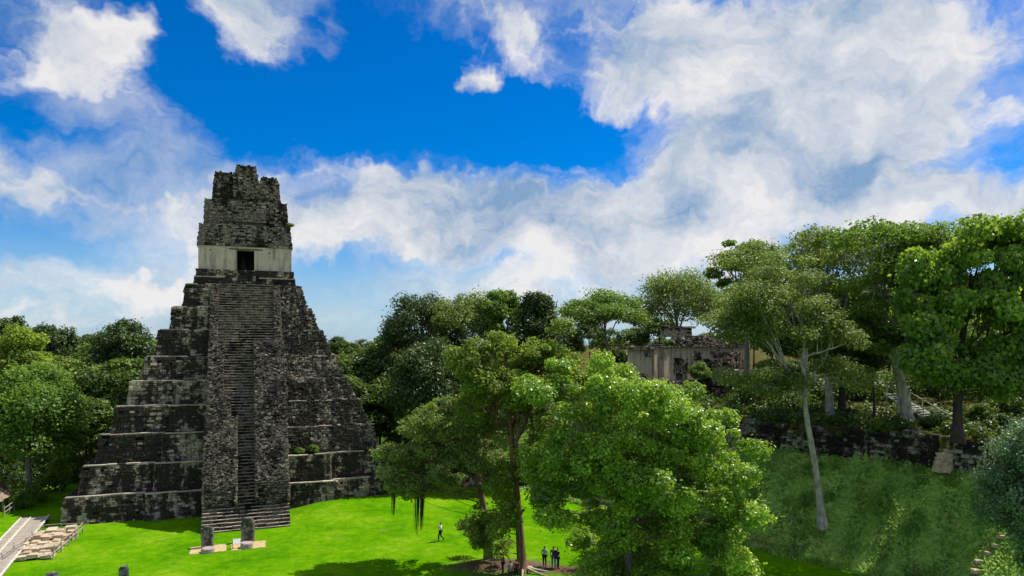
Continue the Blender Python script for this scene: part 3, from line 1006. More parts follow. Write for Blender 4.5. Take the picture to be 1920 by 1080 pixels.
def wood(mb, trunk, tr, C, Rad, rng, limbs=6, twigs=3, limb_k=0.45, fork=0.55, sides=7, mat=0):
    """tapered trunk along the given points, limbs to groups of clumps, branches to every clump, twigs inside it"""
    trunk = np.asarray(trunk, float)
    tt = np.linspace(0, 1, 14)
    cum = np.concatenate([[0], np.cumsum(np.linalg.norm(np.diff(trunk, axis=0), axis=1))]); cum /= cum[-1]
    path = np.stack([np.interp(tt, cum, trunk[:, k]) for k in range(3)], -1)
    path[1:-1] = (path[:-2] + 2 * path[1:-1] + path[2:]) / 4
    rr = tr * (1 - 0.68 * tt) + tr * 0.55 * np.exp(-tt * 22)
    mb.tube(path, rr, sides + 3, mat=mat)
    top = path[-1]
    ang = np.arctan2(C[:, 1] - top[1], C[:, 0] - top[0]) + rng.normal(0, .15, len(C))
    grp = ((ang + np.pi) / (2 * np.pi) * limbs).astype(int) % limbs
    for g in range(limbs):
        ii = np.where(grp == g)[0]
        if not len(ii): continue
        e = C[ii].mean(0); 
        ts = rng.uniform(fork, 1.0)
        s = np.array([np.interp(ts, tt, path[:, k]) for k in range(3)])
        if e[2] < s[2]: s = np.array([np.interp(max(.25, ts * .7), tt, path[:, k]) for k in range(3)])
        r0 = tr * (1 - .68 * ts) * rng.uniform(limb_k, limb_k + .3)
        mid = (s + e) / 2 + np.array([0, 0, .12 * np.linalg.norm(e - s)]) * rng.uniform(-.6, 1) + rng.normal(0, .05, 3) * np.linalg.norm(e - s)
        lp = bez(s, mid, e, 9); lp[1:-1] += rng.normal(0, .012, (7, 3)) * np.linalg.norm(e - s)
        lr = np.linspace(r0, r0 * .35, 9)
        mb.tube(lp, lr, sides, cap=False, mat=mat)
        for i in ii:
            a = int(rng.integers(3, 9))
            p0 = lp[a]; p2 = C[i] + rng.normal(0, .12, 3) * Rad[i]
            if p2[2] < p0[2] - 1.8:                       # a low clump grows straight from the trunk
                hz_ = max(path[1, 2], p2[2] - .25 * np.linalg.norm(p2[:2] - path[5, :2]))
                p0 = np.array([np.interp(hz_, path[:, 2], path[:, k]) for k in range(3)])
            mid = (p0 + p2) / 2 + np.array([0, 0, .1]) * np.linalg.norm(p2 - p0) * rng.uniform(-.5, 1) + rng.normal(0, .07, 3) * np.linalg.norm(p2 - p0)
            bp = bez(p0, mid, p2, 6)
            mb.tube(bp, np.linspace(lr[a] * .6, max(.012, lr[a] * .2), 6), 5, cap=False, mat=mat)
            for _ in range(twigs):
                q0 = bp[int(rng.integers(3, 6))]; q2 = C[i] + unit(rng.normal(0, 1, 3)) * Rad[i] * rng.uniform(.5, .95)
                mb.tube(bez(q0, (q0 + q2) / 2 + rng.normal(0, .06, 3), q2, 4), np.linspace(max(.012, lr[a] * .22), .008, 4), 4, cap=False, mat=mat)


def clumps_dome(rng, Rx, Ry, Rz, zc, n, cr, low=-0.5, flat=.7):
    """clump centres through an ellipsoid, denser near its skin"""
    C = []
    while len(C) < n:
        d = unit(rng.normal(0, 1, 3))
        if d[2] < low: continue
        r = rng.uniform(.45, 1) ** .5
        C.append((d[0] * Rx * r, d[1] * Ry * r, zc + d[2] * Rz * r))
    k = cr * rng.uniform(.65, 1.3, n)
    return np.array(C), np.stack([k, k, k * flat], -1)


def clumps_umbrella(rng, Rr, z0, th, n, cr, flat=.42):
    r = Rr * np.sqrt(rng.uniform(0.02, 1, n)); a = rng.uniform(0, 2 * np.pi, n)
    z = z0 + th * (1 - (r / Rr) ** 2) + rng.normal(0, .12 * th + .25, n)
    k = cr * rng.uniform(.65, 1.3, n)
    return np.stack([r * np.cos(a), r * np.sin(a), z], -1), np.stack([k, k, k * flat], -1)


def clumps_cone(rng, Rr, z0, z1, n, cr):
    t = rng.random(n) ** .8
    r = Rr * (1 - t * .85) * np.sqrt(rng.uniform(.15, 1, n)); a = rng.uniform(0, 2 * np.pi, n)
    k = cr * rng.uniform(.6, 1.2, n) * (1 - .4 * t)
    return np.stack([r * np.cos(a), r * np.sin(a), z0 + (z1 - z0) * t], -1), np.stack([k, k, k * .8], -1)


def plant_tree(name, label, base, trunk, tr, C, Rad, n, size, seed, leaf, bark, group=None, cat='tree', limbs=6, twigs=3, droop=0.0, tint=0.0,
               fork=.55, limb_k=.45, aspect=.42, shell=.28, upbias=.6):
    rng = np.random.default_rng(seed)
    Rad = Rad * 1.28
    n = int(n * 1.5)
    size = size * .92
    root = empty(name, base, 0, label, cat, group)
    w = MB(); wood(w, trunk, tr, C, Rad, rng, limbs, twigs, limb_k, fork)
    w.build('trunk', M[bark], root, smooth=True)
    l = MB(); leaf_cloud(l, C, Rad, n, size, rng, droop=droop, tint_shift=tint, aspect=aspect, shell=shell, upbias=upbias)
    l.build('crown', M[leaf], root, kind='stuff')
    return root


def bg_tree(label, px, top, Y, width, kind, seed, leaf, bark='bark_mid', hgt=None, n=9000, size=.42, tint=0.0, name='jungle_tree', cat='tree', low=None, group=None, ncl=None):
    """a whole tree standing at depth Y, as tall and wide as the photograph shows it"""
    rng = np.random.default_rng(seed + 500)
    x = (px - 960) * Y / FPX
    bz = gz(x, Y)
    H = EYE - (top - HOR) * Y / FPX - bz
    W = width * Y / FPX / 2
    if kind == 'umbrella':
        C, Rad = clumps_umbrella(rng, W * .88, H * .74, H * .19, int((ncl or 34) * 1.3), W * .2)
    elif kind == 'cone':
        C, Rad = clumps_cone(rng, W, H * (low or .35), H * .93, int((ncl or 46) * 1.3), W * .25)
    else:
        lo = H * (low or .38)
        C, Rad = clumps_dome(rng, W * .8, W * .8, (H - lo) * .44, (H + lo) / 2, int((ncl or 40) * 1.4), W * .23, low=-.7 if kind == 'full' else -.35)
    th = C[:, 2].max() * .82
    trunk = [(0, 0, -.3), (rng.normal(0, .2), rng.normal(0, .2), th * .4), (rng.normal(0, .5), rng.normal(0, .5), th)]
    return plant_tree(name, label, (x, Y, bz), trunk, max(.14, H * .022), C, Rad, n, size, seed, leaf, bark, group, cat, tint=tint, limbs=7)


# --- trees that stand apart in the photograph, far ones first
bg_tree('dark tree crown at the extreme left edge rising above the jungle', 8, 572, 112, 90, 'dome', 1, 'leaf_dark', n=7000)
bg_tree('bright yellow-green feathery tree at the left edge behind the grey-green tree', 38, 606, 92, 130, 'full', 2, 'leaf_lime', n=15000, size=.36, tint=.05)
bg_tree('gappy dark tree between the lime tree and the round dark tree, left skyline', 96, 602, 118, 100, 'dome', 3, 'leaf_dark', n=6200, ncl=26, low=.5)
bg_tree('round dark tree alone on the skyline just left of the pyramid', 238, 594, 122, 120, 'dome', 4, 'leaf_dark', n=7500, low=.45)
bg_tree('large soft green tree at the left edge beside the pyramid, above the thatched hut', 56, 680, 80, 215, 'full', 5, 'leaf_mid', n=30000, size=.34, tint=.08, low=.22, ncl=60)
bg_tree('dark twisted tree on the skyline right of the pyramid, leftmost of the skyline crowns', 790, 550, 112, 165, 'dome', 6, 'leaf_dark', n=9000, low=.3, ncl=42)
bg_tree('pale airy tree on the skyline between two dark crowns, right of the pyramid', 876, 546, 108, 150, 'dome', 7, 'leaf_olive', n=8500, size=.36, ncl=32, low=.35)
bg_tree('small mid-green tree on the skyline just left of the broad blackish tree', 944, 536, 106, 100, 'dome', 8, 'leaf_mid', n=7500, ncl=40, low=.35)
bg_tree('broad dense blackish-green tree on the skyline above the central grove', 1005, 541, 104, 165, 'cone', 9, 'leaf_dark', n=16000, low=.3, ncl=70)
bg_tree('flat-topped umbrella tree on the skyline left of the palace ruin', 1138, 551, 108, 190, 'umbrella', 10, 'leaf_mid', n=11500, size=.36, ncl=44)
bg_tree('tall rounded airy tree rising directly behind the palace ruin', 1276, 506, 112, 185, 'dome', 11, 'leaf_olive', n=12000, size=.34, low=.36, ncl=50)
bg_tree('tree with a lone side crown reaching left, above the palace ruin', 1398, 440, 84, 140, 'umbrella', 12, 'leaf_mid', n=9500, size=.34, ncl=30)

# great trees of the terrace, each on its own trunk
def terrace_tree(label, base_px, base_py, top_pts, tr, crown, n, seed, leaf, bark, size=.36, limbs=7, tint=0., flat=.45, cr=2.0, droop=0., shell=.4, name='terrace_tree', fork=.4):
    rng = np.random.default_rng(seed + 900)
    b = on_ground(base_px, base_py)
    tk = [(0, 0, -.4)]
    for px, py, dY in top_pts:
        p = at(px, py, b.y + dY); tk.append((p.x - b.x, dY, p.z - b.z))
    Cs = []
    for px, py, w, h, dY, m in crown:                # ellipses of the crown: centre, half width, half height (photo pixels), depth offset, clumps
        p = at(px, py, b.y + dY); k = p.y / FPX
        for _ in range(m):
            d = unit(rng.normal(0, 1, 3)) * rng.uniform(.25, 1) ** .5
            Cs.append((p.x - b.x + d[0] * w * k, dY + d[1] * w * k * .8, p.z - b.z + d[2] * h * k))
    C = np.array(Cs); k = cr * rng.uniform(.6, 1.3, len(C))
    return plant_tree(name, label, b, tk, tr, C, np.stack([k, k, k * flat], -1), n, size, seed, leaf, bark, limbs=limbs, tint=tint, droop=droop, shell=shell, fork=fork)


terrace_tree('huge domed tree on the terrace with a single grey trunk, centre of the right-hand skyline', 1558, 786, [(1552, 700, .5), (1530, 560, 2.), (1560, 480, 3.)], .42,
             [(1440, 505, 90, 40, 4, 16), (1560, 462, 120, 34, 2, 26), (1500, 560, 140, 50, 3, 26), (1620, 530, 90, 60, 3, 18), (1420, 590, 90, 50, 2, 16), (1560, 620, 100, 45, 4, 14)], 27000, 61, 'leaf_olive', 'bark_grey', size=.30, cr=1.5)
terrace_tree('huge spreading tree on the terrace with a stout leaning trunk beside the wooden stairs', 1706, 800, [(1690, 720, .5), (1668, 640, 1.0), (1690, 520, 2.)], .55,
             [(1660, 448, 110, 32, 1, 24), (1770, 455, 100, 38, 1, 22), (1700, 540, 120, 60, 2, 30), (1620, 620, 70, 50, 1, 14), (1740, 630, 90, 50, 3, 12)], 24000, 62, 'leaf_mid', 'bark_grey', size=.30, cr=1.3)
terrace_tree('thin dark forked tree standing between the two great terrace trunks', 1638, 800, [(1640, 760, 0), (1636, 700, .4), (1630, 640, .6)], .16,
             [(1630, 650, 70, 45, .5, 14), (1590, 690, 40, 25, 0, 5)], 7000, 63, 'leaf_dark', 'bark_dark', size=.3, cr=1.1, limbs=5)
terrace_tree('blackish trunked tree standing close behind the single grey trunk', 1578, 784, [(1580, 700, .8), (1590, 600, 1.5)], .45,
             [(1580, 620, 80, 50, 3, 18), (1500, 640, 60, 40, 4, 10)], 13000, 64, 'leaf_jungle', 'bark_dark', size=.36, cr=1.6)
terrace_tree('dense tree with large drooping leaves filling the upper right corner', 1795, 832, [(1796, 740, .3), (1800, 640, .5), (1830, 540, .6)], .42,
             [(1850, 470, 90, 50, 0, 20), (1800, 560, 100, 70, 0, 26), (1880, 600, 70, 80, -1, 20), (1770, 660, 70, 50, -1.5, 14), (1850, 700, 80, 40, -1, 16), (1730, 540, 50, 60, 0, 10), (1930, 500, 60, 90, 0, 16), (1735, 640, 40, 60, -1, 9), (1900, 700, 60, 60, -1, 14), (1890, 440, 60, 30, 0, 10)],
             29000, 65, 'leaf_gloss', 'bark_dark', size=.40, cr=.9, droop=1.1, flat=.8, tint=-.12)

# the pale slender tree on the bank
b = on_ground(1543, 985)
rng = np.random.default_rng(70)
tk = [(0, 0, -.3)] + [tuple(at(px, py, b.y + dy) - b) for px, py, dy in ((1530, 880, 0), (1515, 800, .1), (1505, 735, .2), (1508, 640, .4), (1500, 560, .4))]
Cs = []
for px, py, w, h, dY, m in [(1400, 620, 60, 70, .5, 12), (1480, 600, 90, 70, .5, 18), (1430, 710, 70, 35, -.5, 9), (1545, 640, 70, 40, .5, 10), (1470, 520, 90, 40, 1, 12), (1590, 700, 50, 18, 0, 5), (1390, 560, 40, 35, 1, 6)]:
    p = at(px, py, b.y + dY) - b; k = b.y / FPX
    for _ in range(m):
        d = unit(rng.normal(0, 1, 3)) * rng.uniform(.2, 1) ** .5
        Cs.append((p.x + d[0] * w * k, p.y + d[1] * 3.2, p.z + d[2] * h * k))
C = np.array(Cs); k = rng.uniform(.6, 1.3, len(C)) * 1.15
bank_tree = plant_tree('slender_tree', 'slender pale-trunked tree growing out of the grassy bank, forking high', b, tk, .34, C, np.stack([k, k, k * .5], -1), 26000, .22, 71, 'leaf_olive', 'bark_grey',
                       limbs=9, twigs=4, fork=.5, limb_k=.5, tint=-.02)

# the big glossy tree in the middle foreground
b = Vector((8.2, 49.5, 0.0)); b.z = gz(b.x, b.y)
rng = np.random.default_rng(80)
tk = [(0, 0, -.3), (.2, 0, 3.0), (-.2, .2, 6.5), (.3, .3, 11), (.2, .2, 14.5)]
Cs = []
for px, py, w, h, dY, m in [(1100, 700, 95, 40, 1, 20), (1220, 752, 110, 42, 0, 22), (1060, 740, 75, 60, 1, 14), (1315, 800, 75, 42, 0, 16), (1180, 800, 150, 60, -1, 28), (1050, 850, 70, 55, 0, 14),
                            (1340, 860, 70, 60, -.5, 16), (1200, 900, 150, 60, -1.5, 30), (1080, 950, 75, 45, -.5, 13), (1310, 970, 75, 60, -1, 16), (1240, 1010, 110, 55, -1, 18), (1150, 990, 60, 40, 0, 10), (1370, 920, 45, 45, 0, 9), (1110, 1030, 45, 45, -.5, 9), (1330, 1045, 60, 40, -.5, 10), (1220, 1070, 90, 35, -1, 12), (1025, 900, 35, 50, 0, 7), (1150, 860, 90, 50, -2, 14)]:
    k = b.y / FPX; p = at(px, py, b.y) - b
    for _ in range(m):
        d = unit(rng.normal(0, 1, 3)) * rng.uniform(.2, 1) ** .5
        Cs.append((p.x + d[0] * w * k, dY + d[1] * 4.2, p.z + d[2] * h * k))
C = np.array(Cs); k = rng.uniform(.3, 1.35, len(C)) * .80
plant_tree('broad_tree', 'broad glossy-leaved green tree filling the middle foreground, widest crown of the plaza', b, tk, .42, C, np.stack([k, k, k * .75], -1), 92000, .235, 81, 'leaf_gloss', 'bark_mid',
           limbs=12, twigs=4, fork=.25, limb_k=.4, tint=.10, droop=.15, shell=.25)

# the two brown-trunked trees of the grove
b = on_ground(980, 1072)
rng = np.random.default_rng(90)
tk = [(0, 0, -.3)] + [tuple(at(px, py, b.y + dy) - b) for px, py, dy in ((972, 960, 0), (962, 860, .2), (955, 780, .3), (945, 700, .4), (950, 660, .4))]
Cs = []
for px, py, w, h, dY, m in [(960, 665, 75, 28, .5, 14), (1030, 680, 60, 35, 1, 11), (900, 690, 45, 35, .5, 9), (960, 730, 90, 35, .5, 12), (1010, 780, 60, 40, 1, 9), (890, 760, 50, 40, .5, 7), (1000, 900, 30, 25, -.5, 4), (935, 950, 32, 45, -.3, 7), (960, 890, 30, 35, 0, 4)]:
    k = b.y / FPX; p = at(px, py, b.y) - b
    for _ in range(m):
        d = unit(rng.normal(0, 1, 3)) * rng.uniform(.2, 1) ** .5
        Cs.append((p.x + d[0] * w * k, p.y + dY + d[1] * 3.2, p.z + d[2] * h * k))
Cs = Cs + [tuple(np.array(c) + rng.normal(0, .9, 3)) for c in Cs]
C = np.array(Cs); k = rng.uniform(.25, 1.25, len(C)) * .78
t2 = plant_tree('grove_tree', 'tall tree with straight reddish-brown trunk and yellow-green top, beside the seated people', b, tk, .36, C, np.stack([k, k, k * .6], -1), 34000, .22, 91, 'leaf_lime', 'bark_brown', limbs=8, fork=.5, tint=-.1)
rm = MB()
for a in (-.5, .2, .9, 2.2, -1.6):
    p0 = np.array([.25 * math.cos(a), .25 * math.sin(a), .35]); p2 = np.array([2.2 * math.cos(a), 1.5 * math.sin(a), 0.02])
    p2[2] = gz(b.x + p2[0], b.y + p2[1]) - b.z - .03
    rm.tube(bez(p0, (p0 + p2) / 2 - np.array([0, 0, .08]), p2, 7), np.linspace(.13, .04, 7), 6)
rm.build('surface_root', M['dry_root'], t2, smooth=True, kind='stuff')

b = on_ground(917, 1048)
tk = [(0, 0, -.3)] + [tuple(at(px, py, b.y + dy) - b) for px, py, dy in ((908, 960, 0), (893, 870, .1), (890, 800, .2), (880, 740, .3))]
Cs = []
for px, py, w, h, dY, m in [(840, 830, 60, 40, -.5, 13), (790, 850, 40, 35, .2, 7), (880, 770, 70, 35, .5, 11), (800, 790, 55, 35, .5, 9), (900, 845, 45, 35, -.5, 7), (845, 885, 40, 18, -.5, 5), (895, 1000, 26, 18, -.3, 6), (935, 860, 30, 30, 0, 4), (785, 905, 10, 20, -.3, 4), (820, 905, 12, 12, -.3, 2), (752, 860, 30, 36, .2, 8), (742, 900, 12, 12, -.3, 3), (775, 880, 25, 20, 0, 4)]:
    k = b.y / FPX; p = at(px, py, b.y) - b
    for _ in range(m):
        d = unit(rng.normal(0, 1, 3)) * rng.uniform(.2, 1) ** .5
        Cs.append((p.x + d[0] * w * k, p.y + dY + d[1] * 2.6, p.z + d[2] * h * k))
Cs = Cs + [tuple(np.array(c) + rng.normal(0, .6, 3)) for c in Cs]
C = np.array(Cs); k = rng.uniform(.25, 1.2, len(C)) * .7
t3 = plant_tree('grove_tree', 'leaning brown-trunked tree with a low leafy shoot, left of the straight trunk', b, tk, .34, C, np.stack([k, k, k * .65], -1), 26000, .21, 92, 'leaf_olive', 'bark_brown', limbs=7, fork=.45, tint=.08)
# hanging strands under its outer branches
for px, y0, y1, wdt in ((740, 905, 972, .22), (783, 918, 1003, .20), (792, 918, 998, .16)):
    hm = MB()
    rg = np.random.default_rng(px)
    p = at(px, y0, b.y - .3) - b; q = at(px - 2, y1, b.y - .3) - b
    for _ in range(26):
        o0 = rg.normal(0, wdt * .6, 3); l = rg.uniform(.6, 1.0)
        e = np.array(p) + (np.array(q) - np.array(p)) * l
        s_ = np.array(p) + o0 * np.array([1, 1, .5]); e_ = e + o0 * .7
        hm.tube(bez(s_, (s_ + e_) / 2 + rg.normal(0, .06, 3), e_, 6), np.linspace(.02, .008, 6), 4, cap=False)
    hm.build('hanging_strands', M['bark_dark'], t3)

bg_tree('dark dense tree behind the leaning brown-trunked tree, beside the pyramid base', 815, 636, 88, 190, 'full', 13, 'leaf_dark', n=20000, size=.36, low=.3, ncl=60)
bg_tree('dark dense tree hidden mostly behind the straight reddish trunk', 960, 690, 86, 170, 'full', 14, 'leaf_jungle', n=12000, size=.38, low=.35)

# silvery tree at the lower right edge
b = Vector((34.2, 44.5, 0)); b.z = gz(b.x, b.y)
rng = np.random.default_rng(95)
C, Rad = clumps_dome(rng, 2.9, 2.9, 4.6, 8.4, 64, 1.0, low=-1)
plant_tree('silvery_tree', 'small silvery grey-green tree at the lower right edge, in front of the bank', b, [(0, 0, -.3), (.1, 0, 4), (0, .1, 9)], .2, C, Rad, 34000, .19, 96, 'leaf_silver', 'bark_mid', droop=.3)

# shrubs


def shrub(label, x, y, w, h, n, seed, leaf, size=.16, z=None, group=None, name='shrub'):
    rng = np.random.default_rng(seed)
    C, Rad = clumps_dome(rng, w * .75, w * .75, h * .4, h * .5, 14, w * .33, low=-.8)
    return plant_tree(name, label, (x, y, gz(x, y) if z is None else z), [(0, 0, -.1), (0.02, 0, h * .3), (0, .03, h * .6)], .04 + .01 * h, C, Rad, n, size, seed, leaf, 'bark_mid', group, 'shrub', limbs=5, twigs=1)


p = at(30, 955, 76); shrub('leafy green shrub beside the thatched hut at the left edge', p.x, 76, 1.7, 2.4, 3500, 201, 'leaf_mid')
p = at(66, 950, 79); shrub('leafy shrub right of the hut, where the boardwalk ends', p.x, 79, 1.5, 2.6, 3000, 202, 'leaf_mid')
p = at(112, 905, 84); shrub('bright weed-covered bush against the pyramid\'s left corner', p.x, 84, 1.7, 4.6, 4200, 203, 'leaf_lime')
def tloc(u, v, z):
    return TF + Vector((u * math.cos(TA) - v * math.sin(TA), u * math.sin(TA) + v * math.cos(TA), z))
for (u, v, z, w, h, n, lb) in ((5.6, V0 + 1.75, 5.6, .5, .75, 700, 'small green weed on the pyramid\'s second ledge, beside the stairs'),
                               (7.2, V0 + 1.75, 5.6, .65, .9, 900, 'bushy green weed on the pyramid\'s second ledge, farther from the stairs'),
                               (5.25, V0 + 12.5, 32.6, .55, .8, 600, 'green fern growing from the right corner of the temple roof')):
    p = tloc(u, v, z); shrub(lb, p.x, p.y, w, h, n, int(u * 10), 'leaf_mid', .14, z=p.z, name='ledge_weed')
for k_, (px, py, w, h) in enumerate(((1470, 800, 1.3, 1.3), (1600, 795, .9, .9), (1650, 822, 1.2, 1.0), (1745, 812, .8, .9))):
    b = on_ground(px, py - 12)
    shrub(['straggly bush over the wall by the pale slender trunk', 'small bush between grey trunk and forked tree', 'weedy bush on top of the terrace wall below the forked tree', 'low bush at the foot of the wooden stairs'][k_], b.x, b.y, w, h, 1500, 230 + k_, 'leaf_jungle', .2)

# --- the jungle behind: one mass
def forest_mass():
    protos = []
    for sd, kind in ((301, 'dome'), (302, 'umb'), (303, 'full'), (304, 'dome')):
        rng = np.random.default_rng(sd)
        if kind == 'umb': C, Rad = clumps_umbrella(rng, 5.0, 12.5, 3.6, 34, 1.6, .5)
        elif kind == 'full': C, Rad = clumps_dome(rng, 4.6, 4.6, 6.5, 9.5, 44, 1.6, low=-.9)
        else: C, Rad = clumps_dome(rng, 4.6, 4.6, 4.4, 12.0, 40, 1.6, low=-.5)
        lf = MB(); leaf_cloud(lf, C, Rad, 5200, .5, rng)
        wd = MB(); wood(wd, [(0, 0, -1), (.2, .1, 6), (0, .2, 13)], .28, C, Rad, rng, 5, 0, sides=5)
        protos.append((np.concatenate(lf.v), np.concatenate(lf.q), np.concatenate(lf.c), np.concatenate(wd.v), np.concatenate(wd.q)))
    rng = np.random.default_rng(310)
    lm, wm = MB(), MB()
    spots = []
    def put(px, Y, top, s=None):
        x = (px - 960) * Y / FPX
        spots.append((x, Y, EYE - (top - HOR) * Y / FPX))
    for px in range(-140, 360, 42):                      # left of the pyramid
        put(px + rng.normal(0, 10), rng.uniform(104, 112), rng.uniform(655, 690))
        put(px + rng.normal(0, 10), rng.uniform(124, 140), rng.uniform(632, 650))
    for px in range(110, 330, 30): put(px, rng.uniform(97, 104), rng.uniform(680, 740))
    for px in range(90, 215, 24): put(px, rng.uniform(90, 95), rng.uniform(745, 790))
    for px in range(590, 1080, 40):                      # right of the pyramid
        put(px + rng.normal(0, 10), rng.uniform(106, 114), rng.uniform(655, 690))
        put(px + rng.normal(0, 10), rng.uniform(126, 142), rng.uniform(626, 645))
    for px in range(640, 800, 36): put(px, rng.uniform(98, 104), rng.uniform(690, 730))
    for px in range(1060, 1460, 44): put(px, rng.uniform(118, 132), rng.uniform(600, 628))
    for px in range(1440, 2080, 52):                     # behind the terrace
        put(px, rng.uniform(88, 94), rng.uniform(640, 690)); put(px + 10, rng.uniform(92, 100), rng.uniform(585, 640)); put(px + 20, rng.uniform(108, 122), rng.uniform(485, 550))
    for px in range(-200, 2200, 40): put(px, rng.uniform(165, 215), rng.uniform(628, 640))
    for px in range(420, 560, 40): put(px, 118, 660)
    for x, y, top in spots:
        V, q, c, WV, wq = protos[int(rng.integers(4))]
        bz = gz(x, y); H = max(5.0, top - bz); s = H / 16.5
        a = rng.uniform(0, 6.28); wd = s * rng.uniform(.95, 1.25) if s < 1.3 else s * rng.uniform(.8, 1.0)
        rot = np.array([[math.cos(a), math.sin(a), 0], [-math.sin(a), math.cos(a), 0], [0, 0, 1]])
        sc = np.array([wd, wd, s])
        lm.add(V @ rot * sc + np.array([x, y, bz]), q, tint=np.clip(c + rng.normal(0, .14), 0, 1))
        wm.add(WV @ rot * sc + np.array([x, y, bz]), wq)
    root = empty('jungle')
    root['kind'] = 'stuff'; root['label'] = 'dense green jungle canopy behind the pyramid and the plaza'; root['category'] = 'jungle'
    lm.build('canopy', M['leaf_jungle'], root, kind='stuff')
    wm.build('trunks', M['bark_dark'], root, kind='stuff', smooth=True)


forest_mass()

# undergrowth that closes the dark gaps at the wood's edge
def undergrowth():
    rng = np.random.default_rng(320)
    C = []
    for px in np.arange(-100, 240, 8): C.append(at(px, 0, rng.uniform(84, 97)))
    for px in np.arange(640, 1010, 14): C.append(at(px, 0, rng.uniform(93, 99)))
    for px in np.arange(1390, 2050, 6): C.append(at(px, 0, rng.uniform(80, 90)))
    C = [(c.x, c.y, gz(c.x, c.y) + rng.uniform(.6, 3.2)) for c in C]
    k = list(rng.uniform(1.0, 2.0, len(C)))
    for _ in range(460):                                  # ferns and seedlings under the terrace trees
        s_, d_ = rng.uniform(-16, 44), -rng.uniform(1.6, 16)
        q_ = LA + s_ * LD + d_ * LN
        C.append((q_[0], q_[1], gz(q_[0], q_[1]) + rng.uniform(.1, .5))); k.append(rng.uniform(.3, 1.05))
    C = np.array(C); k = np.array(k)
    m = MB(); leaf_cloud(m, C, np.stack([k, k, k * .9], -1), 80000, .33, rng, tint_shift=-.15)
    o = m.build('undergrowth', M['leaf_jungle'])
    tag(o, 'dark leafy undergrowth along the edge of the jungle', 'undergrowth', kind='stuff')


undergrowth()


# weedy ground cover on the bank
def bank_cover():
    rng = np.random.default_rng(330)
    n = 75000
    s = rng.uniform(-30, 42, n); d = rng.uniform(.1, 10.5, n) 
    P = LA + s[:, None] * LD + d[:, None] * LN
    x, y = P[:, 0], P[:, 1]
    dens = .5 + .5 * np.sin(x * .9 + np.sin(y * .7) * 2) * np.sin(y * .8 - x * .3)
    keep = rng.random(n) < (.35 + .65 * dens) * np.clip((11.5 - d) / 3, 0.1, 1)
    x, y = x[keep], y[keep]; n = len(x)
    z = ground_z(x, y)
    a = rng.uniform(0, 6.28, n); tall = .65 + .6 * (np.sin(x * 1.1 + 2 * np.sin(y * .5)) * np.sin(y * 1.3 + x * .4) > .35)
    h = rng.uniform(.10, .42, n) * tall; w = rng.uniform(.05, .15, n) * np.sqrt(tall)
    ln = rng.uniform(.1, .5, n)
    b = np.stack([x, y, z - .02], -1)
    ax = np.stack([np.cos(a), np.sin(a), np.zeros(n)], -1); sd = np.stack([-np.sin(a), np.cos(a), np.zeros(n)], -1)
    up = np.array([0, 0, 1.])
    tip = b + up * h[:, None] + ax * (ln * h * 2)[:, None]
    mid = b + up * (h * .6)[:, None] + ax * (ln * h * .6)[:, None]
    V = np.stack([b, mid + sd * w[:, None], tip, mid - sd * w[:, None]], 1).reshape(-1, 3)
    m = MB(); m.add(V, np.arange(n * 4).reshape(-1, 4), tint=np.repeat(np.clip(rng.normal(.45, .2, n) + .30 * np.sin(x * .7 + y * 1.1) * np.sin(y * .9 - x * .5 + 1) + .22 * np.sin(x * 2.3 - y * 1.7), 0, 1), 4))  # tint waves paint sun dapples and darker streaks into the weeds
    o = m.build('bank_weeds', M['leaf_bank'])
    tag(o, 'rough weedy grass covering the steep bank on the right', 'grass', kind='stuff')


bank_cover()

# ------------------------------------------------------------------ terrace wall, opening and stairs on the right


def line_pt(s, off=0.0):
    p = LA + s * LD + off * LN
    return p


def s_of_px(px):
    """where the terrace edge crosses a photo column"""
    k = (px - 960) / FPX
    return (k * LA[1] - LA[0]) / (LD[0] - k * LD[1])


wall_ang = math.atan2(LD[1], LD[0])
rngW = np.random.default_rng(55)


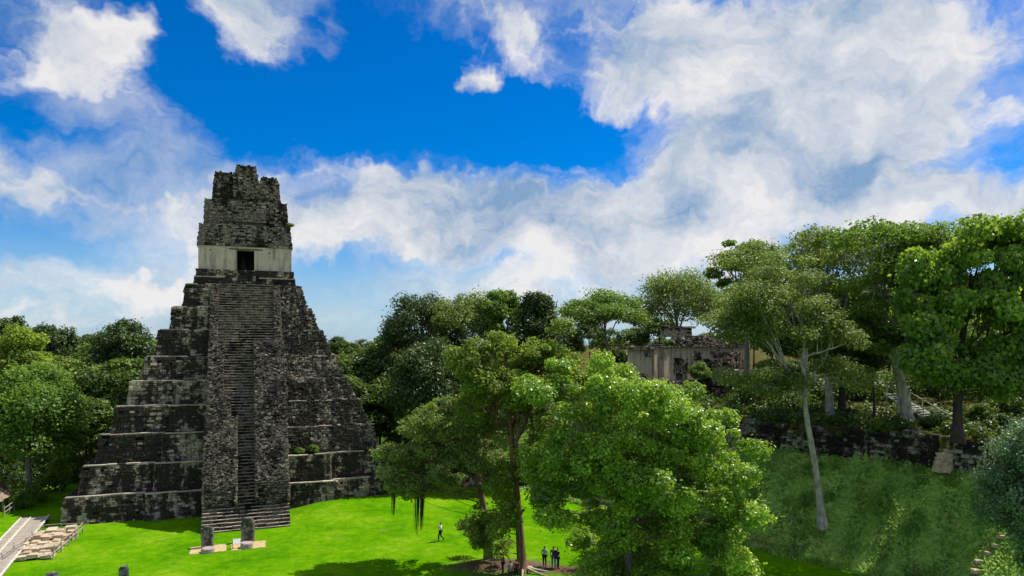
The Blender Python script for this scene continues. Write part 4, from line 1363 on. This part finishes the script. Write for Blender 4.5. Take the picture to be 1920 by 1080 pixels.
def wall_run(label, px0, px1, hgt, seed, z0=7.2, z1=10.15, name='terrace_wall'):
    rg = np.random.default_rng(seed)
    s0, s1 = s_of_px(px0), s_of_px(px1)
    L_ = s1 - s0
    p = line_pt(s0)
    root = empty(name, (p[0], p[1], z0), wall_ang, label, 'wall')
    H = hgt
    nb = max(2, int(L_ / 1.1))
    tops = H + rg.normal(0, .22, nb + 2)
    topf = lambda x: float(np.interp(x, np.linspace(0, L_, nb + 2), tops))
    # local frame: x along the edge, -y outward (the bank side)
    m = MB()
    n = 24
    xs = np.linspace(0, L_, n)
    for a in range(n - 1):
        h0 = min(topf(xs[a]), topf(xs[a + 1])) - .12
        m.box(((xs[a] + xs[a + 1]) / 2, .58, h0 / 2 - .2), ((xs[a + 1] - xs[a]) / 2 + .002, .5, h0 / 2 + .2), .4)
    m.build('wall_core', M['stone_core'], root)
    m = MB()
    masonry(m, (0, .05, -.3), (1, 0, 0), (0, .06, 1), lambda t: 0, lambda t: L_, H + .9, .30, .48, rg, .16, depth=.3, miss=.07, rot=.05, top=lambda x: topf(x) + .25)
    masonry(m, (L_, .05, -.3), (0, 1, 0), (0, 0, 1), lambda t: 0, lambda t: 1.0, H + .4, .30, .45, rg, .08, depth=.3)
    masonry(m, (0, 1.05, -.3), (0, -1, 0), (0, 0, 1), lambda t: 0, lambda t: 1.0, H + .4, .30, .45, rg, .08, depth=.3)
    nt_ = int(L_ * 5)
    C = np.stack([rg.uniform(0, L_, nt_), rg.uniform(.1, 1.1, nt_), np.zeros(nt_)], -1)
    C[:, 2] = [topf(x) - .1 + rg.normal(0, .05) for x in C[:, 0]]
    sz = rg.uniform(.12, .3, nt_)
    stones(m, C, np.array([1., 0, 0]), np.array([0, 1., 0]), np.array([0, 0, 1.]), sz, sz * .7, sz * .5, rg, .3, .3)
    m.build('wall_stones', M['wall_stone'], root, kind='stuff')
    # trailing moss and weeds on its crest
    C = np.array([(x, rg.uniform(-.1, .8), topf(x) + rg.uniform(-.5, .05)) for x in np.linspace(.2, L_ - .2, max(3, int(L_ * 1.6)))])
    k = rg.uniform(.15, .42, len(C))
    m = MB(); leaf_cloud(m, C, np.stack([k, k, k * .6], -1), int(L_ * 120), .14, rg, droop=.6)
    m.build('crest_weeds', M['leaf_jungle'], root, kind='stuff')


# the local +y axis points away from the bank
wall_run('long low dark stone wall of the terrace behind the broad central tree', 1085, 1462, 2.6, 401)
wall_run('dark terrace wall run behind the slender pale trunk, left of the wall\'s middle joint', 1466, 1618, 2.7, 402)
wall_run('dark terrace wall run between the middle joint and the tan stone steps', 1622, 1752, 2.9, 403)
wall_run('short terrace wall stub right of the tan stone steps', 1790, 1960, 2.6, 404)

s0, s1 = s_of_px(1754), s_of_px(1788)
p = line_pt(s0)
steps = empty('stone_steps', (p[0], p[1], 7.4), wall_ang, 'worn tan stone steps rising through the gap in the terrace wall', 'steps')
w = s1 - s0
for j in range(8):
    m = MB()
    x = 0.02
    while x < w - .05:
        l = min(rngW.uniform(.35, .8), w - .02 - x)
        m.box((x + l / 2, -.55 + j * .36 + rngW.normal(0, .05), .08 + j * .32), (l / 2 - .01, .42, .26), rngW.uniform(.3, 1), jit=.05, rng=rngW)
        x += l
    m.build('step', M['tan_stone'], steps)

# wooden stairs behind the wall
a_ = at(1672, 738, 71.5); b_ = at(1768, 806, 66.5)
dv = Vector((b_.x - a_.x, b_.y - a_.y, 0)); ln_ = dv.length
ws = empty('wooden_stairs', (a_.x, a_.y, gz(a_.x, a_.y)), math.atan2(dv.y, dv.x), 'grey wooden staircase with pale handrails descending behind the terrace wall', 'stairs')
zt = a_.z - gz(a_.x, a_.y)
for j in range(15):
    t = j / 14
    m = MB(); m.box((t * ln_, 0, zt * (1 - t) - .05), (.17, .8, .03), .7, jit=.006, rng=rngW); m.build('tread', M['rail_wood'], ws)
for sd in (-1, 1):
    m = MB(); m.tube([(0, sd * .85, zt - .15), (ln_, sd * .85, -.1)], [.09, .09], 6); m.build('stringer', M['rail_wood'], ws)
    m = MB(); m.tube([(-.2, sd * .88, zt + .95), (ln_, sd * .88, .9)], [.05, .05], 6); m.build('handrail', M['rail_wood'], ws)
    for t in (0.02, .25, .5, .75, .98):
        m = MB(); m.tube([(t * ln_, sd * .88, -.1), (t * ln_, sd * .88, zt * (1 - t) + .95)], [.05, .05], 6); m.build('post', M['rail_wood'], ws)

# stepping stones low on the bank
for k_, (px, py, r_) in enumerate(((1838, 1052, .42), (1852, 1036, .36), (1866, 1022, .40), (1830, 1070, .5), (1878, 1006, .34))):
    b = on_ground(px, py)
    rg = np.random.default_rng(600 + k_)
    m = MB(); th = np.linspace(0, 2 * np.pi, 9, endpoint=False); rr = r_ * rg.uniform(.75, 1.15, 9)
    V = [(rr[i] * math.cos(th[i]), rr[i] * .8 * math.sin(th[i]), -.15) for i in range(9)] + [(rr[i] * .9 * math.cos(th[i]), rr[i] * .72 * math.sin(th[i]), .10 + rg.normal(0, .02)) for i in range(9)]
    m.add(V, [(i, (i + 1) % 9, 9 + (i + 1) % 9, 9 + i) for i in range(9)], [(9, 9 + i, 10 + i) for i in range(1, 8)], tint=.6)
    o = m.build('stepping_stone', M['tan_stone']); o.location = b
    tag(o, ['flat tan stone on the bank path, second from the bottom', 'small flat tan stone on the bank path, third from the bottom', 'flat tan stone on the bank path, fourth from the bottom', 'largest and lowest flat tan stone on the bank path', 'smallest and highest flat tan stone on the bank path'][k_], 'stone', 'stones of the bank path')

# ------------------------------------------------------------------ palace ruin on the acropolis
pa = R(38)
po = at(1292, 700, 96); pz = gz(po.x, po.y)
palace = empty('palace_ruin', (po.x, po.y, pz), pa, 'long pale plastered palace ruin with stained walls on the wooded terrace', 'ruin')
rngP = np.random.default_rng(66)
sc_ = 96 / FPX


def pu(px): return ((px - 960) / FPX * po.y - po.x) / (math.cos(pa) - (px - 960) / FPX * math.sin(pa))
def pzz(py): return EYE - (py - HOR) * sc_ - pz


def ruin_block(name, px0, px1, y0, y1, v0, v1, mat, stone=True, ch=.26, bl=.45, out=.1):
    x0, x1, z0, z1 = pu(px0), pu(px1), max(-.5, pzz(y1)), pzz(y0)
    m = MB(); m.box(((x0 + x1) / 2, (v0 + v1) / 2, (z0 + z1) / 2 - .02), ((x1 - x0) / 2 - .04, (v1 - v0) / 2 - .04, (z1 - z0) / 2 - .02), .4)
    o = m.build(name, M['stone_core'] if stone else M[mat], palace)
    if stone:
        m = MB()
        jt = np.abs(rngP.normal(0, .18, 60))
        four_faces(m, (x1 - x0) / 2, v0, v1, (x1 - x0) / 2 - .06, v0 + .06, v1 - .06, z0, z1, ch, bl, rngP, out, top=lambda x: (z1 - z0) - jt[int((x + 15) * 2) % 60], miss=.05, cu=(x0 + x1) / 2)
        m.build('stone_facing', M[mat], o, kind='stuff')
    return o


ruin_block('terrace', 1176, 1480, 712, 800, -.8, 6, 'wall_stone')
ruin_block('main_wall', 1186, 1229, 654, 712, 0, .9, 'plaster_tan', False)
ruin_block('main_wall', 1245, 1408, 651, 712, 0, .9, 'plaster_tan', False)
ruin_block('door_header', 1229, 1245, 652, 668, .01, .9, 'plaster_tan', False)
ruin_block('pilaster', 1224, 1231, 655, 712, -.28, .0, 'plaster_tan', False)
ruin_block('pilaster', 1242, 1252, 655, 712, -.28, .0, 'plaster_tan', False)
ruin_block('back_wall', 1250, 1408, 652, 712, 4.0, 4.6, 'plaster_tan', False)
ruin_block('cornice', 1172, 1226, 650, 655, -.35, 1.2, 'rubble', True, .14, .4)
ruin_block('cornice', 1228, 1412, 646, 651, -.35, 1.2, 'rubble', True, .14, .4)
ruin_block('broken_vault', 1262, 1400, 636, 647, .2, .9, 'comb', True, .2, .4, .2)
ruin_block('broken_vault', 1292, 1340, 629, 637, .3, .8, 'comb', True, .16, .35, .2)
ruin_block('upper_wall', 1302, 1332, 614, 631, 3.2, 6.0, 'tan_stone', True, .22, .4, .12)
ruin_block('upper_cornice', 1299, 1336, 610, 614, 2.9, 6.3, 'rubble', True, .2, .5)
ruin_block('fallen_vault', 1318, 1345, 673, 700, -2.4, -.02, 'comb', True, .25, .45, .2)
ruin_block('fallen_vault', 1338, 1372, 660, 690, -1.6, -.02, 'comb', True, .25, .45, .2)
ruin_block('lower_wall', 1320, 1364, 694, 716, -2.9, -1.0, 'plaster_tan', False)
ruin_block('lower_terrace', 1310, 1390, 716, 745, -3.6, -.82, 'comb', True, .28, .5, .15)
ruin_block('side_wall', 1396, 1444, 696, 752, -1.8, -1.0, 'plaster_tan', False)
ruin_block('lower_ledge', 1368, 1480, 752, 757, -4.4, -.85, 'ledge', True, .12, .6)
for px in range(1304, 1400, 11):
    x = pu(px) + rngP.normal(0, .08)
    m = MB(); m.box((x, .5, pzz(634 + rngP.uniform(-2, 5))), (.17, .2, .38), rngP.uniform(.5, 1), jit=.04, rng=rngP)
    m.build('vault_stone', M['tan_stone'], palace)

m = MB()
for px0, px1, y0, y1 in ((1190, 1214, 690, 712), (1262, 1290, 668, 700), (1300, 1316, 654, 676), (1372, 1406, 676, 712), (1330, 1350, 654, 664), (1206, 1222, 656, 668)):
    x0, x1, z0, z1 = pu(px0), pu(px1), pzz(y1), pzz(y0)
    tj = np.abs(rngP.normal(0, .35, 40))
    masonry(m, (x0, -.03, z0), (1, 0, 0), (0, 0, 1), lambda t: rngP.uniform(0, .5), lambda t: x1 - x0 - rngP.uniform(0, .5), z1 - z0, .2, .36, rngP, .05, depth=.16, miss=.15, top=lambda x: (z1 - z0) - tj[int(x * 3) % 40])
m.build('exposed_masonry', M['wall_stone'], palace, kind='stuff')
for px0, px1 in ((1268, 1279), (1352, 1362)):
    x0, x1 = pu(px0), pu(px1)
    m = MB(); m.box(((x0 + x1) / 2, .0, (pzz(672) + pzz(712)) / 2), ((x1 - x0) / 2, .06, (pzz(672) - pzz(712)) / 2), .2)
    m.build('doorway_shade_panel', M['stone_core'], palace)  # dark panel on the wall, painting the shade of an open doorway
for lb, px, v, w, h, z in (('leafy bush growing on the palace ruin terrace, left of the fallen vault', 1296, -1.6, 1.5, 2.4, pzz(712)), ('bush rooted on top of the palace ruin wall', 1262, .6, .7, 1.0, pzz(651)),
                           ('bush before the right end of the palace ruin wall', 1390, -2.4, 1.6, 2.8, pzz(745))):
    x = pu(px); ca, sa = math.cos(pa), math.sin(pa)
    shrub(lb, po.x + x * ca - v * sa, po.y + x * sa + v * ca, w, h, 2200, px, 'leaf_mid', .2, z=pz + z)
b = on_ground(1905, 790)
shrub('broad dark bush at the right edge above the terrace wall', b.x, b.y, 2.4, 2.6, 4500, 241, 'leaf_jungle', .26)
b = on_ground(1850, 800)
shrub('dark bush on the terrace between the drooping-leaved tree and the right edge', b.x, b.y, 1.8, 2.0, 3500, 242, 'leaf_jungle', .24)

# low ruined wall at the far end of the plaza, seen under the trees
p = at(770, 920, 84)
lw = empty('plaza_wall', (p.x, 84, gz(p.x, 84) - .1), R(3), 'low grey ruined stone wall at the far edge of the lawn', 'wall')
m = MB()
for x0, x1, h in ((0, 4.5, 2.0), (4.6, 9.0, 2.6), (9.1, 15.5, 2.2)):
    m.box(((x0 + x1) / 2, .8, h / 2), ((x1 - x0) / 2, .7, h / 2), .4)
m.build('wall_core', M['stone_core'], lw)
m = MB()
for x0, x1, h in ((0, 4.5, 2.1), (4.6, 9.0, 2.7), (9.1, 15.5, 2.3)):
    masonry(m, (x0, .06, 0), (1, 0, 0), (0, .05, 1), lambda t: 0, lambda t: x1 - x0, h, .28, .5, rngP, .12, depth=.2, miss=.05)
m.build('wall_stones', M['wall_stone'], lw, kind='stuff')

# ------------------------------------------------------------------ stelae, altars, sign


def stela(label, px, py, wpx, hpx, seed, round_=.5):
    b = on_ground(px, py); k = b.y / FPX
    w, h = wpx * k / 2, hpx * k
    rg = np.random.default_rng(seed)
    prof = []
    for t in np.linspace(0, 1, 10):
        ww = w * (.88 + .12 * math.sin(t * 2.4)) * (1 if t < .8 else math.sqrt(max(.02, 1 - ((t - .8) / .2) ** 2 * (.55 + .4 * round_))))
        prof.append((t * h, ww * (1 + rg.normal(0, .02))))
    m = MB(); V = []; ns = 12
    for z, ww in prof:
        for a in range(ns):
            th = 2 * math.pi * a / ns
            cx, sx = math.cos(th), math.sin(th)
            e = (abs(cx) ** 4 + abs(sx) ** 4) ** -.25
            V.append((ww * cx * e + rg.normal(0, .012), .24 * sx * e + rg.normal(0, .012), z - .06 + .03 * rg.normal()))
    q = [(i * ns + a, i * ns + (a + 1) % ns, (i + 1) * ns + (a + 1) % ns, (i + 1) * ns + a) for i in range(9) for a in range(ns)]
    t_ = [(9 * ns, 9 * ns + a, 9 * ns + a + 1) for a in range(1, ns - 1)]
    m.add(V, q, t_, tint=.5)
    root = empty('stela', b, TA * .9 + rg.normal(0, .05), label, 'stela', 'carved stelae of the plaza')
    m.build('shaft', M['stela'], root)
    m = MB()
    for i in range(26):                                   # worn carved relief on the front
        m.box((rg.uniform(-.6, .6) * w, -.235, rg.uniform(.12, .8) * h), (rg.uniform(.05, .16), .035, rg.uniform(.04, .16)), rg.uniform(.2, .8), jit=.012, rng=rg)
    m.build('carving', M['stela'], root, kind='stuff')
    return b


def altar(label, px, py, wpx, hpx, seed):
    b = on_ground(px, py); k = b.y / FPX; r = wpx * k / 2; h = hpx * k
    rg = np.random.default_rng(seed); ns = 18
    m = MB(); V = []
    for z, f in ((-.1, .95), (h * .15, 1.0), (h * .8, 1.0), (h, .93)):
        for a in range(ns):
            th = 2 * math.pi * a / ns
            V.append((r * f * math.cos(th) * (1 + rg.normal(0, .012)), r * f * math.sin(th), z + rg.normal(0, .01)))
    q = [(i * ns + a, i * ns + (a + 1) % ns, (i + 1) * ns + (a + 1) % ns, (i + 1) * ns + a) for i in range(3) for a in range(ns)]
    m.add(V, q, [(3 * ns, 3 * ns + a, 3 * ns + a + 1) for a in range(1, ns - 1)])
    o = m.build('round_altar', M['altar']); o.location = b
    tag(o, label, 'altar', 'round altars before the stelae')


def pad(label, px, py, w, d, seed):
    b = on_ground(px, py)
    rg = np.random.default_rng(seed); n = 10
    xs = np.linspace(-w / 2, w / 2, n); ys = np.linspace(-d / 2, d / 2, n)
    ca, sa = math.cos(TA), math.sin(TA)
    V = []
    for j in range(n):
        for i in range(n):
            ed = .07 * rg.normal() if i in (0, n - 1) or j in (0, n - 1) else 0
            x, y = xs[i] + ed, ys[j] + ed
            X, Y = b.x + ca * x - sa * y, b.y + sa * x + ca * y
            V.append((X, Y, gz(X, Y) + .02))
    m = MB(); m.add(V, [(j * n + i, j * n + i + 1, (j + 1) * n + i + 1, (j + 1) * n + i) for j in range(n - 1) for i in range(n - 1)])
    o = m.build('sand_patch', M['sand']); o['kind'] = 'structure'; o['label'] = label


pad('bare sandy square around the left stela', 391, 1030, 2.9, 2.2, 1)
pad('bare sandy square around the right stela', 466, 1023, 2.9, 2.2, 2)
stela('shorter rounded stela on the left sandy square before the stairs', 389, 1026, 23, 40, 1)
altar('round pinkish altar in front of the shorter stela, on the left sandy square', 390, 1035, 24, 8, 2)
stela('taller square-topped stela on the right sandy square before the stairs', 465, 1016, 25, 46, 3, .2)
altar('round pinkish altar in front of the taller stela, on the right sandy square', 463, 1027, 23, 10, 4)
stela('lone dark stela whose top shows at the bottom edge of the lawn', 232, 1104, 17, 44, 5, .3)
stela('dark weathered stone top beside the railed ruin at the bottom left', 97, 1102, 22, 30, 6, .8)
b = on_ground(444, 1028)
sg_ = empty('sign_stand', b, TA, 'small white notice panel on dark legs left of the taller stela', 'sign')
m = MB(); m.box((0, 0, .62), (.32, .02, .22), .7, rx=-.5); m.build('panel', M['metal_white'], sg_)
for sd in (-1, 1):
    m = MB(); m.tube([(sd * .33, .0, -.05), (sd * .33, .0, .7)], [.03, .03], 6); m.build('leg', M['dark_wood'], sg_)

# ------------------------------------------------------------------ boardwalk, railed ruin and hut at the left
pA = on_ground(-20, 1075); pB = on_ground(66, 976)
dv = Vector((pB.x - pA.x, pB.y - pA.y, 0)); L_ = dv.length
bw = empty('boardwalk', (pA.x, pA.y, gz(pA.x, pA.y)), math.atan2(dv.y, dv.x), 'weathered plank boardwalk leading away at the left edge of the lawn', 'boardwalk')
x = -3.0
j = 0
while x < L_:
    m = MB() if j < 4 else None
    if j < 4:
        m.box((0, 0, 0), (.115, 1.25, .03), .4 + .12 * j, jit=.008, rng=rngW); pk = m.build('plank', M['plank'], bw)
        if j == 0: planks = []
        planks.append(pk)
    else:
        pk = planks[int(rngW.integers(4))].copy(); COL.objects.link(pk); pk.parent = bw
    pk.location = (x, rngW.normal(0, .04), .3 + rngW.normal(0, .006)); pk.rotation_euler = (0, 0, rngW.normal(0, .012))
    x += .245; j += 1
for sd in (-1.2, 1.2, .35):
    m = MB(); m.box((L_ / 2 - 1.5, sd, .38), (L_ / 2 + 1.5, .06, .05), .8); m.build('kerb_rail', M['rail_wood'], bw)
m = MB(); m.box((L_ / 2 - 1.5, -.9, .12), (L_ / 2 + 1.5, .07, .14), .3); m.build('bearer', M['dark_wood'], bw)
m = MB(); m.box((L_ / 2 - 1.5, .9, .12), (L_ / 2 + 1.5, .07, .14), .3); m.build('bearer', M['dark_wood'], bw)

p0 = on_ground(70, 1040)
rr_ = empty('stone_platform', p0, math.atan2(dv.y, dv.x) - R(8), 'tan stone platform of the railed ruin between boardwalk and lawn', 'ruin')
rg = np.random.default_rng(77)
for i in range(11):
    y = -1.5
    while y < 1.45:
        w_ = min(rg.uniform(.5, .95), 1.5 - y)
        hgt = .28 + .22 * (i > 2) + .2 * (i > 6) + rg.normal(0, .03)
        m = MB(); m.box((i * .72 - 1.5, y + w_ / 2, hgt / 2), (.345, w_ / 2 - .015, hgt / 2), rg.uniform(.3, 1), jit=.025, rng=rg)
        if rg.random() > .1:
            ps = m.build('paving_stone', M['tan_stone'], rr_)
            ps.rotation_euler = (rg.normal(0, .03), rg.normal(0, .03), rg.normal(0, .02))
            ps.location = (rg.normal(0, .05), rg.normal(0, .04), rg.normal(-.02, .05))
        y += w_
rf = empty('wooden_railing', p0 + Vector((0, 0, 0)), math.atan2(dv.y, dv.x) - R(8), 'rough wooden railing around the tan stone platform', 'railing')
pts = [(-1.9, -1.7), (0.2, -1.75), (2.4, -1.7), (4.6, -1.75), (6.6, -1.7), (6.6, 0), (6.6, 1.7), (4.6, 1.72), (2.4, 1.7), (.2, 1.74), (-1.9, 1.7)]
for (x, y) in pts:
    m = MB(); m.tube([(x, y, -.1), (x + rg.normal(0, .09), y + rg.normal(0, .09), 1.05 + rg.normal(0, .12))], [.06, .05], 7); m.build('post', M['plank'], rf)
for a, c in zip(pts[:-1], pts[1:]):
    for z in (.55, .95):
        m = MB(); m.tube([(a[0], a[1], z + rg.normal(0, .03)), (c[0], c[1], z + rg.normal(0, .03))], [.035, .035], 6); m.build('rail', M['plank'], rf)

b = on_ground(-34, 966)
hut = empty('thatched_hut', b, R(20), 'open thatched hut on timber posts at the left edge', 'hut')
for x in (-1.5, 1.5):
    for y in (-1.3, 1.3):
        m = MB(); m.tube([(x, y, -.2), (x, y, 2.3)], [.11, .1], 8); m.build('post', M['plank'], hut)
m = MB()
rg = np.random.default_rng(88)
for lay in range(7):
    z0 = 1.75 + lay * .28; r0 = 1.0 - lay / 7.6
    for k_ in range(46):
        t = k_ / 46 * 4; sd, f = int(t), t % 1
        cx, cy = [(-1 + 2 * f, -1), (1, -1 + 2 * f), (1 - 2 * f, 1), (-1, 1 - 2 * f)][sd]
        x0, y0 = cx * (2.1 * r0 + .08), cy * (1.9 * r0 + .08); x1, y1 = cx * 2.1 * max(.05, r0 - .18), cy * 1.9 * max(.05, r0 - .18)
        tx, ty = [(1, 0), (0, 1), (1, 0), (0, 1)][sd]; w_ = .16 * r0 + .06
        dz = rg.normal(0, .05)
        m.add([(x0 - tx * w_, y0 - ty * w_, z0 + dz - .12), (x0 + tx * w_, y0 + ty * w_, z0 + dz - .12), (x1 + tx * w_, y1 + ty * w_, z0 + .46), (x1 - tx * w_, y1 - ty * w_, z0 + .46)], [(0, 1, 2, 3)], tint=rg.random())
m.build('thatch_roof', M['thatch'], hut, kind='stuff')
m = MB(); m.box((0, 0, 2.28), (1.6, 1.4, .05), .4); m.build('ceiling_frame', M['dark_wood'], hut)
b0, b1 = on_ground(8, 970), on_ground(27, 957)
fn = empty('pole_fence', b0, 0, 'short grey pole fence beside the thatched hut', 'fence')
d_ = b1 - b0
for t in (0, .5, 1):
    m = MB(); m.tube([(d_.x * t, d_.y * t, -.1), (d_.x * t, d_.y * t, 1.1)], [.06, .05], 6); m.build('post', M['plank'], fn)
for z in (.5, .95):
    m = MB(); m.tube([(0, 0, z), (d_.x, d_.y, z + .05)], [.04, .04], 6); m.build('rail', M['plank'], fn)

# ------------------------------------------------------------------ people


def skin_obj(name, chains, mat, parent, sub=1):
    """chains: lists of (point, radius); a chain may start from a point already used, so limbs join into one skin"""
    verts, rad, edges, roots, idx = [], [], [], [], {}
    for ch in chains:
        prev = None
        for n, (p, r) in enumerate(ch):
            key = tuple(round(c, 4) for c in p)
            if key in idx: i = idx[key]
            else:
                i = len(verts); verts.append(p); rad.append(r); idx[key] = i
                if n == 0: roots.append(i)
            if prev is not None and prev != i: edges.append((prev, i))
            prev = i
    me = bpy.data.meshes.new(name); me.from_pydata(verts, edges, [])
    o = bpy.data.objects.new(name, me); COL.objects.link(o); o.parent = parent
    md = o.modifiers.new('Skin', 'SKIN'); md.use_smooth_shade = True; md.branch_smoothing = 0.5
    if not me.skin_vertices: return o
    for i, sv in enumerate(me.skin_vertices[0].data):
        sv.radius = (rad[i], rad[i]); sv.use_root = i in roots
    s = o.modifiers.new('Sub', 'SUBSURF'); s.levels = sub; s.render_levels = sub
    me.materials.append(mat)
    return o


def person(label, px, py, face, shirt, trousers, pose='stand', scale=1.0, hair='hair', pack=None, depth=None):
    """face: heading in degrees (0 looks right, 90 away from the camera); local +x is forward, +y the left side"""
    b = on_ground(px, py) if depth is None else depth
    root = empty('person', b, R(face), label, 'person', 'visitors on the plaza')
    root.scale = (scale,) * 3
    S = {'hipL': (0, .1, .92), 'hipR': (0, -.1, .92)}
    pel, wst, chs, nck = (0, 0, .96), (0, 0, 1.12), (0.01, 0, 1.34), (0.0, 0, 1.49)
    sit = pose in ('sit', 'sitlean')
    if pose == 'walk':
        legs = {1: [(.0, .1, .92), (.16, .1, .50), (.12, .1, .08)], -1: [(.0, -.1, .92), (.02, -.1, .50), (-.30, -.1, .16)]}
    elif sit:
        dz = -.58
        pel, wst, chs, nck = (0, 0, .38), (-.02, 0, .54), (.02, 0, .76), (.05, 0, .91)
        legs = {1: [(.0, .1, .36), (.42, .14, .46), (.55, .15, .08)], -1: [(.0, -.1, .36), (.42, -.13, .44), (.48, -.15, .08)]}
    else:
        legs = {1: [(.0, .1, .92), (.03, .11, .50), (.0, .12, .08)], -1: [(.0, -.1, .92), (.02, -.11, .50), (-.01, -.12, .08)]}
    zc = chs[2] + .08
    if pose == 'walk':
        arms = {1: [(chs[0], .19, zc), (.16, .25, 1.34), (.20, .06, 1.56)], -1: [(chs[0], -.19, zc), (-.08, -.25, 1.16), (.08, -.24, .96)]}
    elif sit:
        arms = {1: [(chs[0], .18, zc), (.12, .24, zc - .26), (.33, .14, zc - .34)], -1: [(chs[0], -.18, zc), (.12, -.24, zc - .26), (.34, -.13, zc - .35)]}
    elif pose == 'reach':
        arms = {1: [(chs[0], .19, zc), (.18, .24, 1.22), (.42, .18, 1.20)], -1: [(chs[0], -.19, zc), (.06, -.25, 1.15), (.26, -.16, 1.08)]}
    else:
        arms = {1: [(chs[0], .19, zc), (-.03, .25, 1.14), (.05, .24, .90)], -1: [(chs[0], -.19, zc), (-.02, -.25, 1.14), (.10, -.20, .92)]}
    hd = np.array(nck)
    head = [(nck, .055), (tuple(hd + (.02, 0, .07)), .06), (tuple(hd + (.025, 0, .14)), .095), (tuple(hd + (.01, 0, .22)), .088)]
    ch = [[(pel, .13), (wst, .115), (chs, .13), (nck, .055)], head]
    for s in (1, -1):
        L = legs[s]
        ft = L[2]
        ch.append([(pel, .13), (L[0], .085), (L[1], .06), (ft, .04), ((ft[0] + .12, ft[1], max(.035, ft[2] - .05)), .035)])
        A = arms[s]
        w = np.array(A[2]); dr_ = unit(w - np.array(A[1]))
        palm = w + dr_ * .07
        ch.append([(chs, .13), (A[0], .06), (A[1], .042), (A[2], .03), (tuple(palm), .034)])
        sdv = unit(np.cross(dr_, np.array([0, s * 1.0, .2])))
        for fi, (o_, ln) in enumerate(((-.03, .07), (-.011, .085), (.011, .08), (.03, .065))):
            p1 = palm + sdv * o_ + dr_ * .025; p2 = p1 + dr_ * ln * .55; p3 = p2 + dr_ * ln * .35 + np.array([0, -s * .025, -.012])
            ch.append([(tuple(p1), .010), (tuple(p2), .009), (tuple(p3), .008)])
        t1 = palm - dr_ * .03 - sdv * .035; ch.append([(tuple(t1), .011), (tuple(t1 - sdv * .03 + dr_ * .04), .010), (tuple(t1 - sdv * .03 + dr_ * .07), .008)])
    h_ = hd + (.025, 0, .14)
    ch.append([(tuple(h_ + (.085, 0, .0)), .018), (tuple(h_ + (.105, 0, -.018)), .014)])                    # nose
    for s in (1, -1): ch.append([(tuple(h_ + (-.01, s * .085, .0)), .02), (tuple(h_ + (-.015, s * .1, .005)), .014)])   # ears
    skin_obj('body', ch, M['skin'], root)
    sh = [[((pel[0], 0, pel[2] - .02), .145), (wst, .135), (chs, .152), ((nck[0], 0, nck[2] - .05), .075)]]
    for s in (1, -1):
        A = [np.array(a) for a in arms[s]]
        sh.append([(chs, .152), (tuple(A[0]), .078), (tuple(A[0] * .25 + A[1] * .75), .062)])
    skin_obj('shirt', sh, M[shirt], root)
    tr_ = []
    for s in (1, -1):
        L = legs[s]
        tr_.append([(pel, .142), (L[0], .102), (L[1], .074), ((L[2][0], L[2][1], L[2][2] + .03), .058)])
    skin_obj('trousers', tr_, M[trousers], root)
    for s in (1, -1):
        ft = legs[s][2]
        skin_obj('shoe', [[((ft[0] - .04, ft[1], max(.05, ft[2] - .03)), .052), ((ft[0] + .06, ft[1], max(.045, ft[2] - .045)), .048), ((ft[0] + .17, ft[1], max(.035, ft[2] - .06)), .038)]], M['cloth_charcoal'], root)
    skin_obj('hair', [[(tuple(h_ + (-.045, 0, -.03)), .075), (tuple(h_ + (-.03, 0, .05)), .09), (tuple(h_ + (.0, 0, .085)), .085)]], M[hair], root)
    if pack:
        skin_obj('backpack', [[((chs[0] - .20, 0, chs[2] - .26), .13), ((chs[0] - .21, 0, chs[2] - .08), .15), ((chs[0] - .19, 0, chs[2] + .08), .10)]], M[pack], root)
    return root


person('person in white shirt and black trousers walking over the lawn, hand raised to forehead', 826, 1015, 165, 'cloth_white', 'cloth_black', 'walk')
person('person in light blue shirt standing upright under the broad tree', 1021, 1063, 60, 'cloth_lightblue', 'cloth_black', 'stand', .97)
person('person in dark jacket and blue trousers beside the one in light blue', 1038, 1065, 80, 'cloth_charcoal', 'cloth_blue', 'stand')
person('person with navy backpack, rightmost of the three standing under the broad tree', 1046, 1066, 20, 'cloth_black', 'cloth_navy', 'stand', .96, pack='cloth_navy')
person('person in pale blue shirt seated against the leaning brown trunk', 919, 1053, -60, 'cloth_lightblue', 'cloth_charcoal', 'sit')
person('person in dark clothes seated just right of the leaning trunk', 931, 1049, -40, 'cloth_black', 'cloth_charcoal', 'sit')
person('person in purple shirt with arms held out between the two brown trunks', 943, 1077, 175, 'cloth_purple', 'cloth_black', 'reach')
person('person in grey top standing left of the straight reddish trunk, feet below the frame', 957, 1092, 120, 'cloth_grey', 'cloth_charcoal', 'stand', .95)
person('person in dark maroon top closest to the straight reddish trunk', 968, 1090, 100, 'cloth_maroon', 'cloth_black', 'stand', .97)
